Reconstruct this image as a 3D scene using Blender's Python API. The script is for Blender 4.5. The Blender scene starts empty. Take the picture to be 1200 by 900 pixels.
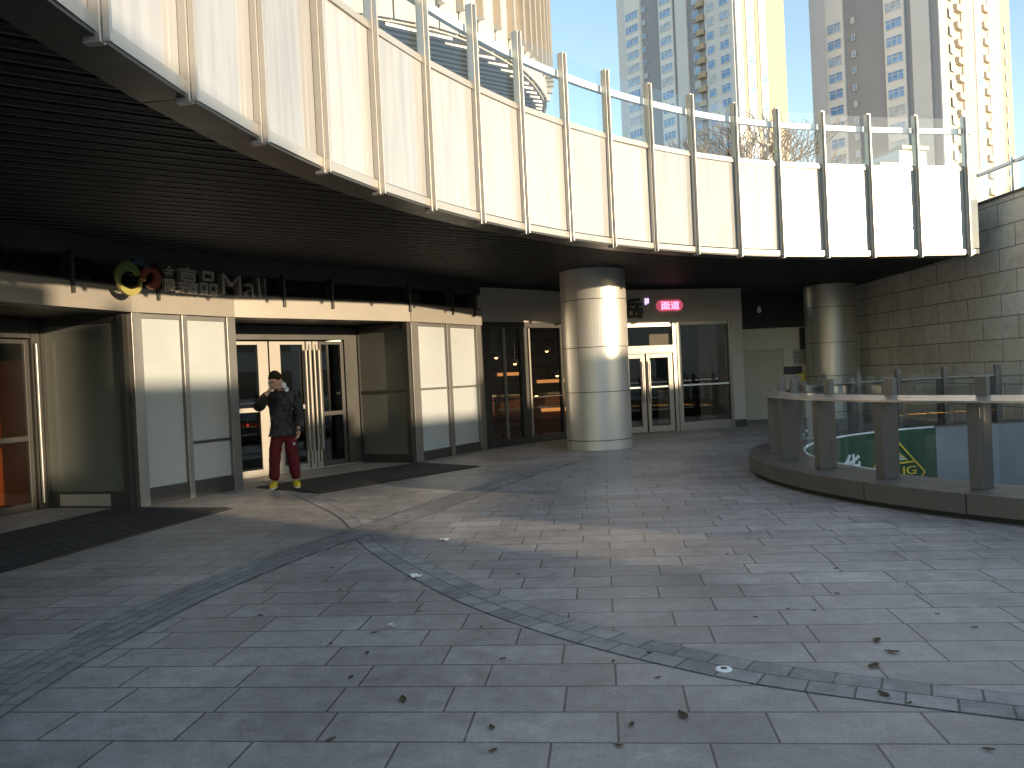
import bpy, bmesh, math, random
from mathutils import Vector, Matrix
random.seed(7)
S = bpy.context.scene
COL = S.collection
R = math.radians

# ------------------------------------------------------------------ materials
def newmat(name):
    m = bpy.data.materials.new(name); m.use_nodes = True
    nt = m.node_tree; b = nt.nodes['Principled BSDF']
    return m, nt, b

def N(nt, typ, **kw):
    n = nt.nodes.new(typ)
    for k, v in kw.items():
        setattr(n, k, v)
    return n

def L(nt, a, b):
    nt.links.new(a, b)

def mixc(nt, fac, a, b, blend='MIX'):
    n = N(nt, 'ShaderNodeMix', data_type='RGBA', blend_type=blend)
    for sock, v in ((n.inputs[0], fac), (n.inputs[6], a), (n.inputs[7], b)):
        if hasattr(v, 'is_linked'):
            L(nt, v, sock)
        else:
            sock.default_value = (*v, 1) if isinstance(v, tuple) else v
    return n.outputs[2]

def ramp(nt, src, stops):
    r = N(nt, 'ShaderNodeValToRGB')
    e = r.color_ramp.elements
    while len(e) < len(stops):
        e.new(0.5)
    for i, (p, c) in enumerate(stops):
        e[i].position = p
        e[i].color = (c, c, c, 1) if not isinstance(c, tuple) else (*c, 1)
    L(nt, src, r.inputs[0])
    return r.outputs[0]

def noise(nt, scale, detail=4, rough=.55, vec=None, dim=None):
    n = N(nt, 'ShaderNodeTexNoise')
    n.inputs['Scale'].default_value = scale
    n.inputs['Detail'].default_value = detail
    n.inputs['Roughness'].default_value = rough
    if vec is not None:
        L(nt, vec, n.inputs['Vector'])
    return n.outputs[0]

def simple(name, col, rough=.5, metal=0., var=.12, scale=6., bump=0., spec=.5, coat=0.):
    """A plain surface with soft procedural variation in tone and gloss."""
    m, nt, b = newmat(name)
    tc = N(nt, 'ShaderNodeTexCoord')
    f = noise(nt, scale, 5, .6, tc.outputs['Object'])
    lo = tuple(c * (1 - var) for c in col); hi = tuple(min(1, c * (1 + var)) for c in col)
    L(nt, mixc(nt, f, lo, hi), b.inputs['Base Color'])
    b.inputs['Metallic'].default_value = metal
    b.inputs['Specular IOR Level'].default_value = spec
    b.inputs['Coat Weight'].default_value = coat
    b.inputs['Coat Roughness'].default_value = .03
    f2 = noise(nt, scale * 2.3, 4, .6, tc.outputs['Object'])
    mr = N(nt, 'ShaderNodeMapRange'); L(nt, f2, mr.inputs[0])
    mr.inputs[3].default_value = max(.01, rough * .75); mr.inputs[4].default_value = min(1, rough * 1.25)
    L(nt, mr.outputs[0], b.inputs['Roughness'])
    if bump:
        bp = N(nt, 'ShaderNodeBump'); bp.inputs['Strength'].default_value = bump
        bp.inputs['Distance'].default_value = .01
        L(nt, noise(nt, scale * 8, 4, .6, tc.outputs['Object']), bp.inputs['Height']); L(nt, bp.outputs[0], b.inputs['Normal'])
    return m

def glass(name, tint, refl=1.0, base=.0, rough=0.0):
    m, nt, b = newmat(name)
    nt.nodes.remove(b)
    out = nt.nodes['Material Output']
    t = N(nt, 'ShaderNodeBsdfTransparent'); t.inputs[0].default_value = (*tint, 1)
    g = N(nt, 'ShaderNodeBsdfGlossy'); g.inputs[0].default_value = (1, 1, 1, 1); g.inputs['Roughness'].default_value = rough
    lw = N(nt, 'ShaderNodeLayerWeight'); lw.inputs[0].default_value = .5
    pw = N(nt, 'ShaderNodeMath', operation='POWER'); L(nt, lw.outputs['Facing'], pw.inputs[0]); pw.inputs[1].default_value = 4.
    ma = N(nt, 'ShaderNodeMath', operation='MULTIPLY_ADD'); L(nt, pw.outputs[0], ma.inputs[0])
    ma.inputs[1].default_value = .9 * refl; ma.inputs[2].default_value = .04 * refl + base
    ma.use_clamp = True
    mx = N(nt, 'ShaderNodeMixShader'); L(nt, ma.outputs[0], mx.inputs[0]); L(nt, t.outputs[0], mx.inputs[1]); L(nt, g.outputs[0], mx.inputs[2])
    L(nt, mx.outputs[0], out.inputs[0])
    return m

def emit(name, col, st):
    m, nt, b = newmat(name)
    b.inputs['Base Color'].default_value = (*col, 1)
    b.inputs['Emission Color'].default_value = (*col, 1); b.inputs['Emission Strength'].default_value = st
    return m

def brickmat(name, w, h, mortar, c1, c2, cm, rot=0., vecmode='XY', rough=.75, offset=.5, stain=.35, bump=.25, bias=0., uv=False, squash=1.0, spec=.3):
    m, nt, b = newmat(name)
    tc = N(nt, 'ShaderNodeTexCoord')
    src = tc.outputs['UV'] if uv else tc.outputs['Object']
    mp = N(nt, 'ShaderNodeMapping'); mp.inputs['Rotation'].default_value = (0, 0, rot); L(nt, src, mp.inputs[0])
    vec = mp.outputs[0]
    if vecmode == 'YZ':
        sp = N(nt, 'ShaderNodeSeparateXYZ'); L(nt, src, sp.inputs[0]); cb = N(nt, 'ShaderNodeCombineXYZ')
        L(nt, sp.outputs[1], cb.inputs[0]); L(nt, sp.outputs[2], cb.inputs[1]); vec = cb.outputs[0]
    # slightly wandering joints
    br = N(nt, 'ShaderNodeTexBrick'); L(nt, vec, br.inputs['Vector'])
    br.offset = offset; br.offset_frequency = 2; br.squash = squash; br.squash_frequency = 3
    br.inputs['Scale'].default_value = 1; br.inputs['Mortar Size'].default_value = mortar
    br.inputs['Mortar Smooth'].default_value = .15; br.inputs['Bias'].default_value = bias
    br.inputs['Brick Width'].default_value = w; br.inputs['Row Height'].default_value = h
    br.inputs['Color1'].default_value = (*c1, 1); br.inputs['Color2'].default_value = (*c2, 1); br.inputs['Mortar'].default_value = (*cm, 1)
    n1 = noise(nt, .55, 6, .62, tc.outputs['Object']); n2 = noise(nt, 7., 8, .7, tc.outputs['Object'])
    s1 = ramp(nt, n1, [(.3, 1 - stain), (.7, 1 + stain * .35)])
    s2 = ramp(nt, n2, [(.3, 1 - stain * .8), (.62, 1.0 + stain * .2)])
    c = mixc(nt, 1.0, br.outputs['Color'], s1, 'MULTIPLY'); c = mixc(nt, 1.0, c, s2, 'MULTIPLY')
    # pale scuffs that follow no joint
    n3 = noise(nt, 2.4, 9, .75, mp.outputs[0])
    c = mixc(nt, ramp(nt, n3, [(.57, 0.), (.72, .4)]), c, tuple(min(1, x * 1.45) for x in c2))
    n4 = noise(nt, 55., 3, .7, tc.outputs['Object'])
    c = mixc(nt, 1.0, c, ramp(nt, n4, [(.30, .80), (.5, 1.0), (.72, 1.12)]), 'MULTIPLY')
    n5 = noise(nt, 1.3, 3, .5, tc.outputs['Object'])
    c = mixc(nt, 1.0, c, ramp(nt, n5, [(.28, .84), (.42, 1.0)]), 'MULTIPLY')
    L(nt, c, b.inputs['Base Color'])
    rr = ramp(nt, n2, [(.2, rough - .15), (.8, min(1, rough + .15))]); L(nt, rr, b.inputs['Roughness'])
    b.inputs['Specular IOR Level'].default_value = spec
    bp = N(nt, 'ShaderNodeBump'); bp.inputs['Strength'].default_value = bump; bp.inputs['Distance'].default_value = .006
    hh = N(nt, 'ShaderNodeMath', operation='MULTIPLY_ADD'); L(nt, br.outputs['Fac'], hh.inputs[0]); hh.inputs[1].default_value = -1.; L(nt, n2, hh.inputs[2])
    L(nt, hh.outputs[0], bp.inputs['Height']); L(nt, bp.outputs[0], b.inputs['Normal'])
    return m

M = {}
M['paving'] = brickmat('paving', .655, .305, .006, (.295, .277, .273), (.375, .354, .347), (.10, .094, .092), rot=R(6.4), offset=.43, stain=.40, rough=.5, spec=.5, bump=.5, squash=.86)
M['setts'] = brickmat('setts', .21, .15, .006, (.255, .24, .235), (.37, .35, .342), (.125, .118, .117), uv=True, stain=.42, spec=.45, bump=.5)
M['dark_setts'] = brickmat('dark_setts', .3, .1, .006, (.235, .222, .219), (.315, .298, .293), (.13, .122, .12), uv=True, stain=.42, spec=.45, bump=.5)
M['stone'] = brickmat('stone', 1.1, .455, .011, (.76, .67, .54), (.86, .78, .66), (.26, .21, .16), vecmode='YZ', offset=.45, stain=.2, bump=.3, rough=.6)
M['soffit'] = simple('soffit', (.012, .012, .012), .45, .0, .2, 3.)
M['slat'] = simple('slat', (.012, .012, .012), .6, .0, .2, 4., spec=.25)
M['slat_edge'] = simple('slat_edge', (.11, .107, .10), .5, .1, .15, 4.)
M['edge_trim'] = simple('edge_trim', (.07, .067, .062), .4, .5, .15, 2.)
M['steel'] = simple('steel', (.44, .415, .38), .36, .6, .1, 3.)
M['steel_warm'] = simple('steel_warm', (.46, .43, .39), .34, .55, .08, 1.5)
M['alu'] = simple('alu', (.24, .232, .22), .38, .7, .12, 2.)
M['alu_dark'] = simple('alu_dark', (.06, .058, .054), .4, .5, .15, 2.)
M['black_metal'] = simple('black_metal', (.035, .034, .033), .45, .3, .2, 3.)
M['door_alu'] = simple('door_alu', (.27, .25, .22), .4, .25, .06, 2.)
M['band'] = simple('band', (.27, .25, .22), .42, .3, .07, 1.2)
M['fascia'] = simple('fascia', (.33, .328, .32), .125, 0., .10, .45, spec=.7, coat=.8)
_m = M['fascia']; _nt = _m.node_tree; _b = _nt.nodes['Principled BSDF']
_b.inputs['Coat IOR'].default_value = 1.6; _b.inputs['Coat Roughness'].default_value = .03; _b.inputs['Coat Weight'].default_value = 1.
_tc = N(_nt, 'ShaderNodeTexCoord'); _mp = N(_nt, 'ShaderNodeMapping'); _mp.inputs['Scale'].default_value = (7, 7, .35); L(_nt, _tc.outputs['Object'], _mp.inputs[0])
_st = ramp(_nt, noise(_nt, 1.6, 6, .6, _mp.outputs[0]), [(.3, .80), (.65, 1.06)])
_pv = N(_nt, 'ShaderNodeObjectInfo')
_tn = ramp(_nt, _pv.outputs['Random'], [(0., .86), (1., 1.12)])
_src = _b.inputs['Base Color'].links[0].from_socket
L(_nt, mixc(_nt, 1., mixc(_nt, 1., _src, _st, 'MULTIPLY'), _tn, 'MULTIPLY'), _b.inputs['Base Color'])
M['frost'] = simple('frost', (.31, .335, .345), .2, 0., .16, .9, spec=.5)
M['frost_shaded'] = simple('frost_shaded', (.115, .12, .105), .22, 0., .15, .9, spec=.5)  # recess shade put into the colour: a darker copy of the frosted panel
M['column'] = simple('column', (.56, .535, .495), .38, .6, .06, 1.2)
M['joint'] = simple('joint', (.03, .03, .03), .8)
M['plaster'] = simple('plaster', (.46, .43, .385), .8, 0., .06, .8)
M['white_wall'] = simple('white_wall', (.42, .385, .34), .7, 0., .06, .8)
M['service'] = simple('service', (.74, .67, .56), .75, 0., .06, .8)
M['service_door'] = simple('service_door', (.56, .49, .40), .6, 0., .06, .8)
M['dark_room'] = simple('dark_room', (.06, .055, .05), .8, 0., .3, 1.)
M['floor_in'] = simple('floor_in', (.22, .2, .18), .25, 0., .2, 1.)
M['wood_in'] = simple('wood_in', (.22, .10, .04), .5, 0., .3, 2.)
M['kerb'] = simple('kerb', (.11, .10, .09), .5, .25, .12, 2., bump=.05)
M['post'] = simple('post', (.13, .122, .115), .42, .4, .1, 3.)
M['rail'] = simple('rail', (.44, .41, .385), .3, .75, .08, 1.5)
M['mat'] = brickmat('mat', .16, .16, .02, (.05, .05, .052), (.07, .07, .07), (.028, .028, .028), uv=True, offset=.5, stain=.3, bump=.6, rough=.9)
M['clear'] = glass('clear', (.955, .97, .968), 1., .02)
M['guard'] = glass('guard', (.95, .975, .985), .6, .0)
M['dark_glass'] = glass('dark_glass', (.62, .60, .56), 1.1, .03)
M['transom'] = glass('transom', (.10, .10, .10), 1.3, .06)
M['tower_glass'], _nt, _b = newmat('tower_glass')
_oi = N(_nt, 'ShaderNodeObjectInfo'); _tc = N(_nt, 'ShaderNodeTexCoord')
_c = ramp(_nt, _oi.outputs['Random'], [(0., (.16, .30, .56)), (.45, (.26, .42, .68)), (.75, (.38, .50, .66)), (1., (.50, .52, .54))])
_n = ramp(_nt, noise(_nt, .9, 2, .5, _tc.outputs['Object']), [(.35, .75), (.65, 1.15)])
L(_nt, mixc(_nt, 1., _c, _n, 'MULTIPLY'), _b.inputs['Base Color']); _b.inputs['Roughness'].default_value = .12
M['tower_white'] = simple('tower_white', (.72, .71, .70), .7, 0., .05, .2)
M['tower_grey'] = simple('tower_grey', (.31, .315, .345), .8, 0., .08, .1)
M['tower_light'] = simple('tower_light', (.64, .63, .64), .8, 0., .06, .1)
M['tower_cream'] = simple('tower_cream', (.46, .42, .36), .8, 0., .06, .1)
M['tower_ochre'] = simple('tower_ochre', (.44, .36, .26), .8, 0., .06, .1)
M['concrete'] = simple('concrete', (.42, .40, .37), .85, 0., .1, .3)
M['bark'] = simple('bark', (.16, .12, .09), .9, 0., .2, 4.)
M['leaf'] = simple('leaf', (.06, .038, .02), .8, 0., .3, 30.)
M['paper'] = simple('paper', (.75, .73, .70), .7, 0., .05, 20.)
M['green'] = simple('green', (.022, .075, .042), .35, 0., .12, 1.5)
M['yellow'] = simple('yellow', (.62, .46, .05), .5, 0., .08, 5.)
M['white'] = simple('white', (.78, .80, .82), .5, 0., .04, 5.)
M['grey_panel'] = simple('grey_panel', (.22, .235, .27), .4, 0., .08, 1.)
M['orange'] = simple('orange', (.72, .16, .03), .5, 0., .25, 1.5)
M['red'] = simple('red', (.72, .03, .025), .5, 0., .1, 5.)
M['sign_steel'] = simple('sign_steel', (.46, .45, .42), .3, .75, .1, 8.)
M['sign_green'] = simple('sign_green', (.13, .20, .05), .3, .3, .2, 8.)
M['sign_red'] = simple('sign_red', (.22, .06, .035), .3, .3, .2, 8.)
M['sign_yellow'] = simple('sign_yellow', (.34, .30, .09), .3, .3, .2, 8.)
M['sign_blue'] = simple('sign_blue', (.03, .07, .12), .3, .3, .2, 8.)
M['ink'] = simple('ink', (.12, .12, .12), .7)
M['grey_ink'] = simple('grey_ink', (.27, .27, .26), .7)
M['blocker_glass'] = simple('blocker_glass', (.06, .07, .08), .12, 0., .3, .5)  # panes on the added sun-blocking row
M['deck'] = simple('deck', (.46, .45, .43), .8, 0., .1, .6)
M['pink_light'] = emit('pink_light', (1., .42, .72), .6)
M['red_light'] = emit('red_light', (.72, .12, .18), .2)
M['violet_light'] = emit('violet_light', (.75, .55, 1.), .5)
M['warm_lamp'] = emit('warm_lamp', (1., .55, .22), 9.)
M['warm_panel'] = emit('warm_panel', (1., .42, .14), .55)
M['skin'] = simple('skin', (.44, .25, .17), .5, 0., .08, 30.)
M['hair'] = simple('hair', (.007, .006, .005), .85, 0., .4, 60., bump=.6, spec=.1)
M['jacket'], _nt, _b = newmat('jacket')
_tc = N(_nt, 'ShaderNodeTexCoord')
_c = ramp(_nt, noise(_nt, 9., 3, .6, _tc.outputs['Object']), [(.40, (.010, .010, .011)), (.5, (.030, .030, .031)), (.56, (.014, .014, .015)), (.62, (.05, .05, .052))])
L(_nt, _c, _b.inputs['Base Color']); _b.inputs['Roughness'].default_value = .7; _b.inputs['Specular IOR Level'].default_value = .2
_bp = N(_nt, 'ShaderNodeBump'); _bp.inputs['Strength'].default_value = .9; _bp.inputs['Distance'].default_value = .03
L(_nt, noise(_nt, 13., 3, .5, _tc.outputs['Object']), _bp.inputs['Height']); L(_nt, _bp.outputs[0], _b.inputs['Normal'])
M['hood'] = simple('hood', (.72, .72, .76), .8, 0., .06, 20., bump=.3)
M['trousers'] = simple('trousers', (.085, .009, .014), .8, 0., .4, 9., bump=1., spec=.2)
M['shoe'] = simple('shoe', (.62, .42, .02), .55, 0., .15, 25.)
M['sole'] = simple('sole', (.7, .66, .5), .7)
M['dark_sky_well'] = simple('well', (.10, .10, .10), .8)

# ------------------------------------------------------------------ mesh helpers
class MB:
    """Collects shapes in world space and links them as one mesh object."""
    def __init__(s):
        s.v, s.f, s.uv, s.mi = [], [], [], []
        s.cur = 0; s.smooth = False
    def face(s, pts, uv=None):
        i = len(s.v); s.v += [tuple(p) for p in pts]
        s.f.append(list(range(i, i + len(pts)))); s.uv.append(uv or [(0, 0)] * len(pts)); s.mi.append(s.cur)
    def hexa(s, p):   # p: 8 points, bottom 0-3 counter-clockwise seen from above, top 4-7
        i = len(s.v); s.v += [tuple(q) for q in p]
        for a in ((3, 2, 1, 0), (4, 5, 6, 7), (0, 1, 5, 4), (1, 2, 6, 5), (2, 3, 7, 6), (3, 0, 4, 7)):
            s.f.append([i + k for k in a]); s.uv.append([(0, 0)] * 4); s.mi.append(s.cur)
        return s
    def box(s, x0, x1, y0, y1, z0, z1):
        return s.hexa([(x0, y0, z0), (x1, y0, z0), (x1, y1, z0), (x0, y1, z0), (x0, y0, z1), (x1, y0, z1), (x1, y1, z1), (x0, y1, z1)])
    def fbox(s, F, u0, u1, d0, d1, z0, z1):   # box in a wall frame: u along, d outwards
        return s.hexa([F(u0, d1, z0), F(u1, d1, z0), F(u1, d0, z0), F(u0, d0, z0), F(u0, d1, z1), F(u1, d1, z1), F(u1, d0, z1), F(u0, d0, z1)])
    def prism(s, poly, z0, z1):
        n = len(poly); i = len(s.v)
        s.v += [(p[0], p[1], z0) for p in poly] + [(p[0], p[1], z1) for p in poly]
        s.f.append([i + k for k in reversed(range(n))]); s.f.append([i + n + k for k in range(n)])
        for k in range(n):
            j = (k + 1) % n; s.f.append([i + k, i + j, i + n + j, i + n + k])
        s.uv += [[(0, 0)] * len(f) for f in s.f[-n - 2:]]; s.mi += [s.cur] * (n + 2)
        return s
    def tube(s, a, b, r0, r1=None, n=10, cap=True):
        a, b = Vector(a), Vector(b); r1 = r0 if r1 is None else r1
        d = (b - a).normalized(); up = Vector((0, 0, 1)) if abs(d.z) < .95 else Vector((1, 0, 0))
        x = d.cross(up).normalized(); y = x.cross(d)
        i = len(s.v)
        for c, r in ((a, r0), (b, r1)):
            for k in range(n):
                t = 2 * math.pi * k / n; s.v.append(tuple(c + x * (r * math.cos(t)) + y * (r * math.sin(t))))
        fs = [[i + k, i + n + k, i + n + (k + 1) % n, i + (k + 1) % n] for k in range(n)]
        if cap:
            fs += [[i + k for k in range(n)], [i + n + k for k in reversed(range(n))]]
        s.f += fs; s.uv += [[(0, 0)] * len(f) for f in fs]; s.mi += [s.cur] * len(fs)
        return s
    def lathe(s, c, prof, n=24, sx=1., sy=1.):
        i = len(s.v); c = Vector(c); m = len(prof)
        for r, z in prof:
            for k in range(n):
                t = 2 * math.pi * k / n; s.v.append((c.x + r * sx * math.cos(t), c.y + r * sy * math.sin(t), c.z + z))
        fs = []
        for j in range(m - 1):
            for k in range(n):
                k2 = (k + 1) % n; fs.append([i + j * n + k, i + j * n + k2, i + (j + 1) * n + k2, i + (j + 1) * n + k])
        fs.append([i + k for k in reversed(range(n))]); fs.append([i + (m - 1) * n + k for k in range(n)])
        s.f += fs; s.uv += [[(0, 0)] * len(f) for f in fs]; s.mi += [s.cur] * len(fs)
        return s
    def mesh(s, me, mat4):
        i = len(s.v); s.v += [tuple(mat4 @ v.co) for v in me.vertices]
        for p in me.polygons:
            s.f.append([i + k for k in p.vertices]); s.uv.append([(0, 0)] * len(p.vertices)); s.mi.append(s.cur)
        return s
    def build(s, name, mat, parent=None, smooth=False, bevel=0.):
        off = parent_loc(parent)
        me = bpy.data.meshes.new(name)
        me.from_pydata([(x - off.x, y - off.y, z - off.z) for x, y, z in s.v], [], s.f)
        ul = me.uv_layers.new(name='UVMap')
        k = 0
        flat = [c for u in s.uv for c in u]
        for i, c in enumerate(flat):
            ul.data[i].uv = c
        for mm in (mat if isinstance(mat, (list, tuple)) else [mat]):
            me.materials.append(mm)
        for p, q in zip(me.polygons, s.mi):
            p.material_index = q
            p.use_smooth = smooth
        me.validate(); me.update()
        o = bpy.data.objects.new(name, me); COL.objects.link(o)
        if parent is not None:
            o.parent = parent
        if smooth:
            with_angle(me)
        if bevel:
            b = o.modifiers.new('bevel', 'BEVEL'); b.width = bevel; b.segments = 2; b.limit_method = 'ANGLE'
        return o

def with_angle(me):
    bm = bmesh.new(); bm.from_mesh(me)
    for e in bm.edges:
        if len(e.link_faces) == 2 and e.calc_face_angle(0) > R(38):
            e.smooth = False
    bm.to_mesh(me); bm.free()

def parent_loc(p):
    v = Vector((0, 0, 0))
    while p is not None:
        v += p.location; p = p.parent
    return v

def tag(o, label=None, cat=None, group=None, kind=None):
    if label: o['label'] = label
    if cat: o['category'] = cat
    if group: o['group'] = group
    if kind: o['kind'] = kind
    return o

def thing(name, loc, label, cat, group=None):
    o = bpy.data.objects.new(name, None); COL.objects.link(o); o.location = loc
    o.empty_display_size = .2
    return tag(o, label, cat, group)

def copy_tree(o, parent=None):
    c = o.copy(); COL.objects.link(c)
    if parent is not None:
        c.parent = parent
    for ch in [x for x in bpy.data.objects if x.parent == o]:
        copy_tree(ch, c)
    return c

def frame(A, B):
    A = Vector((*A, 0)); B = Vector((*B, 0)); d = (B - A).normalized(); n = Vector((d.y, -d.x, 0))
    f = lambda u, dd, z: A + d * u + n * dd + Vector((0, 0, z))
    f.L = (B - A).length; f.d = d; f.n = n
    return f

def smooth_curve(P, sub):
    out = []
    for i in range(len(P) - 1):
        p0 = Vector(P[max(i - 1, 0)]); p1 = Vector(P[i]); p2 = Vector(P[i + 1]); p3 = Vector(P[min(i + 2, len(P) - 1)])
        for k in range(sub):
            t = k / sub
            out.append(.5 * ((2 * p1) + (p2 - p0) * t + (2 * p0 - 5 * p1 + 4 * p2 - p3) * t * t + (3 * p1 - p0 - 3 * p2 + p3) * t ** 3))
    out.append(Vector(P[-1]))
    return out

def offset_curve(P, d):   # d > 0: to the right of the direction of travel
    out = []
    for i, p in enumerate(P):
        t = (P[min(i + 1, len(P) - 1)] - P[max(i - 1, 0)]).normalized()
        out.append(p + Vector((t.y, -t.x)) * d)
    return out

def text(body, size, ext=0., offset=0.):
    c = bpy.data.curves.new('t', 'FONT'); c.body = body; c.size = size; c.extrude = ext; c.offset = offset
    c.resolution_u = 3; c.align_x = 'LEFT'
    o = bpy.data.objects.new('t', c); COL.objects.link(o)
    me = bpy.data.meshes.new_from_object(o.evaluated_get(bpy.context.evaluated_depsgraph_get()))
    bpy.data.objects.remove(o); bpy.data.curves.remove(c)
    return me

def text_fit(mb, F, body, u0, u1, z0, z1, d, ext=.02, offset=0.):
    """Put lettering on a wall frame, fitted into the given rectangle."""
    me = text(body, 1., ext / max(z1 - z0, .01) * .8, offset)
    xs = [v.co.x for v in me.vertices]; ys = [v.co.y for v in me.vertices]
    sx = (u1 - u0) / (max(xs) - min(xs)); sy = (z1 - z0) / (max(ys) - min(ys))
    x0, y0 = min(xs), min(ys)
    i = len(mb.v)
    for v in me.vertices:
        mb.v.append(tuple(F(u0 + (v.co.x - x0) * sx, d + v.co.z * sy, z0 + (v.co.y - y0) * sy)))
    for p in me.polygons:
        mb.f.append([i + k for k in p.vertices]); mb.uv.append([(0, 0)] * len(p.vertices)); mb.mi.append(mb.cur)
    bpy.data.meshes.remove(me)

# ------------------------------------------------------------------ sun, sky, camera
SUN_AZ = Vector((.80, -.60))           # horizontal direction towards the sun
SUN_EL = R(7.4)
w = bpy.data.worlds.new('World'); S.world = w; w.use_nodes = True
wn = w.node_tree
sky = wn.nodes.new('ShaderNodeTexSky'); sky.sky_type = 'NISHITA'; sky.sun_disc = False
sky.sun_elevation = SUN_EL
sky.sun_rotation = math.atan2(SUN_AZ.x, SUN_AZ.y)
sky.altitude = 50; sky.air_density = 1.0; sky.dust_density = .35; sky.ozone_density = 1.0
bg = wn.nodes['Background']; wn.links.new(sky.outputs[0], bg.inputs[0]); bg.inputs[1].default_value = .15
sd = bpy.data.lights.new('sun', 'SUN'); sd.energy = 2.9; sd.angle = R(.5); sd.color = (1., .78, .52)
so = bpy.data.objects.new('sun', sd); COL.objects.link(so)
so.location = (30, -30, 20)
sdir = Vector((SUN_AZ.x * math.cos(SUN_EL), SUN_AZ.y * math.cos(SUN_EL), math.sin(SUN_EL))).normalized()
so.rotation_euler = (-sdir).to_track_quat('-Z', 'Y').to_euler()

cd = bpy.data.cameras.new('camera'); cam = bpy.data.objects.new('camera', cd); COL.objects.link(cam); S.camera = cam
cd.sensor_width = 36; cd.lens = 942 / 1200 * 36; cd.clip_end = 2000; cd.clip_start = .05
p, r = R(.6), R(2.7)
Fv = Vector((0, math.cos(p), -math.sin(p))); Rv = Vector((1, 0, 0)); Uv = Rv.cross(Fv)
Rc = Rv * math.cos(r) - Uv * math.sin(r); Uc = Uv * math.cos(r) + Rv * math.sin(r)
m4 = Matrix((Rc, Uc, -Fv)).transposed().to_4x4(); m4.translation = (0, 0, 1.55); cam.matrix_world = m4

S.view_settings.view_transform = 'Standard'; S.view_settings.look = 'None'
S.view_settings.exposure = 1.66; S.view_settings.gamma = 1
S.render.engine = 'CYCLES'
S.cycles.use_denoising = True
try:
    S.cycles.denoiser = 'OPENIMAGEDENOISE'
except Exception:
    pass
S.cycles.max_bounces = 9; S.cycles.transparent_max_bounces = 16; S.cycles.glossy_bounces = 4; S.cycles.diffuse_bounces = 4
S.cycles.sample_clamp_indirect = 6.

# ------------------------------------------------------------------ ground with the round opening
CX, CY = 9.0, 10.6
def ring(th, rr):
    return Vector((CX + rr * math.cos(th), CY + rr * math.sin(th) * (.86 if math.sin(th) > 0 else 1.)))
NR = 96
mb = MB()
for k in range(NR):
    a, b = 2 * math.pi * k / NR, 2 * math.pi * (k + 1) / NR
    for r0, r1 in ((5.0, 9.), (9., 40.), (40., 900.)):
        q = [ring(a, r0), ring(a, r1), ring(b, r1), ring(b, r0)]
        mb.face([(v.x, v.y, 0) for v in q])
tag(mb.build('pavement', M['paving']), kind='structure')

def strip(name, L_, R_, mat, z):
    mb = MB(); s = 0.
    for i in range(len(L_) - 1):
        w0 = (L_[i] - R_[i]).length; w1 = (L_[i + 1] - R_[i + 1]).length
        ds = ((L_[i + 1] - L_[i]).length + (R_[i + 1] - R_[i]).length) / 2
        mb.face([(*R_[i], z), (*R_[i + 1], z), (*L_[i + 1], z), (*L_[i], z)], [(s, 0), (s + ds, 0), (s + ds, w1), (s, w0)])
        s += ds
    return tag(mb.build(name, mat), kind='structure')
cA = smooth_curve([(-4.1, 13.3), (-3.45, 12.2), (-2.0, 9.5), (-1.32, 7.6), (-.47, 5.9), (.25, 4.87), (1.03, 4.12), (1.7, 3.72), (2.6, 3.3), (4.0, 2.8), (6.5, 2.3)], 6)
strip('sett_band', offset_curve(cA, -.15), offset_curve(cA, .15), M['setts'], .004)
cB = smooth_curve([(-2.6, 1.5), (-2.72, 3.0), (-2.76, 4.3), (-2.67, 5.2), (-2.48, 6.2), (-2.05, 7.5), (-1.5, 8.6), (-.75, 10.4), (.1, 12.45), (1.0, 14.2)], 6)
strip('dark_sett_band', offset_curve(cB, -.2), offset_curve(cB, .2), M['dark_setts'], .008)

# ------------------------------------------------------------------ sunken well under the ring
mb = MB()
for k in range(NR):
    a, b = 2 * math.pi * k / NR, 2 * math.pi * (k + 1) / NR
    q0, q1 = ring(a, 4.97), ring(b, 4.97)
    mb.face([(q0.x, q0.y, -5), (q0.x, q0.y, -.004), (q1.x, q1.y, -.004), (q1.x, q1.y, -5)])
tag(mb.build('well_wall', M['dark_sky_well']), kind='structure')
mb = MB(); mb.face([(*ring(2 * math.pi * k / 64, 5.2), -5.) for k in range(64)])
tag(mb.build('well_floor', M['concrete']), kind='structure')

# ------------------------------------------------------------------ balustrade around the well
bal = thing('ring_balustrade', (CX, CY, 0), 'curved glass balustrade with dark posts and a slanted metal handrail around the round opening', 'balustrade')
A0 = R(212.3)
NP = 32; DA = 2 * math.pi / NP
def arc_box(mb, a0, a1, r0, r1, z0, z1, n=6, z0i=None, z1i=None):
    z0i = z0 if z0i is None else z0i; z1i = z1 if z1i is None else z1i
    for k in range(n):
        a, b = a0 + (a1 - a0) * k / n, a0 + (a1 - a0) * (k + 1) / n
        o0, o1, i0, i1 = ring(a, r1), ring(b, r1), ring(a, r0), ring(b, r0)
        mb.face([(*o0, z0), (*o1, z0), (*o1, z1), (*o0, z1)])
        mb.face([(*i1, z0i), (*i0, z0i), (*i0, z1i), (*i1, z1i)])
        mb.face([(*o0, z1), (*o1, z1), (*i1, z1i), (*i0, z1i)])
        mb.face([(*i0, z0i), (*i1, z0i), (*o1, z0), (*o0, z0)])
        if k == 0: mb.face([(*i0, z0i), (*o0, z0), (*o0, z1), (*i0, z1i)])
        if k == n - 1: mb.face([(*o1, z0), (*i1, z0i), (*i1, z1i), (*o1, z1)])
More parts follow.
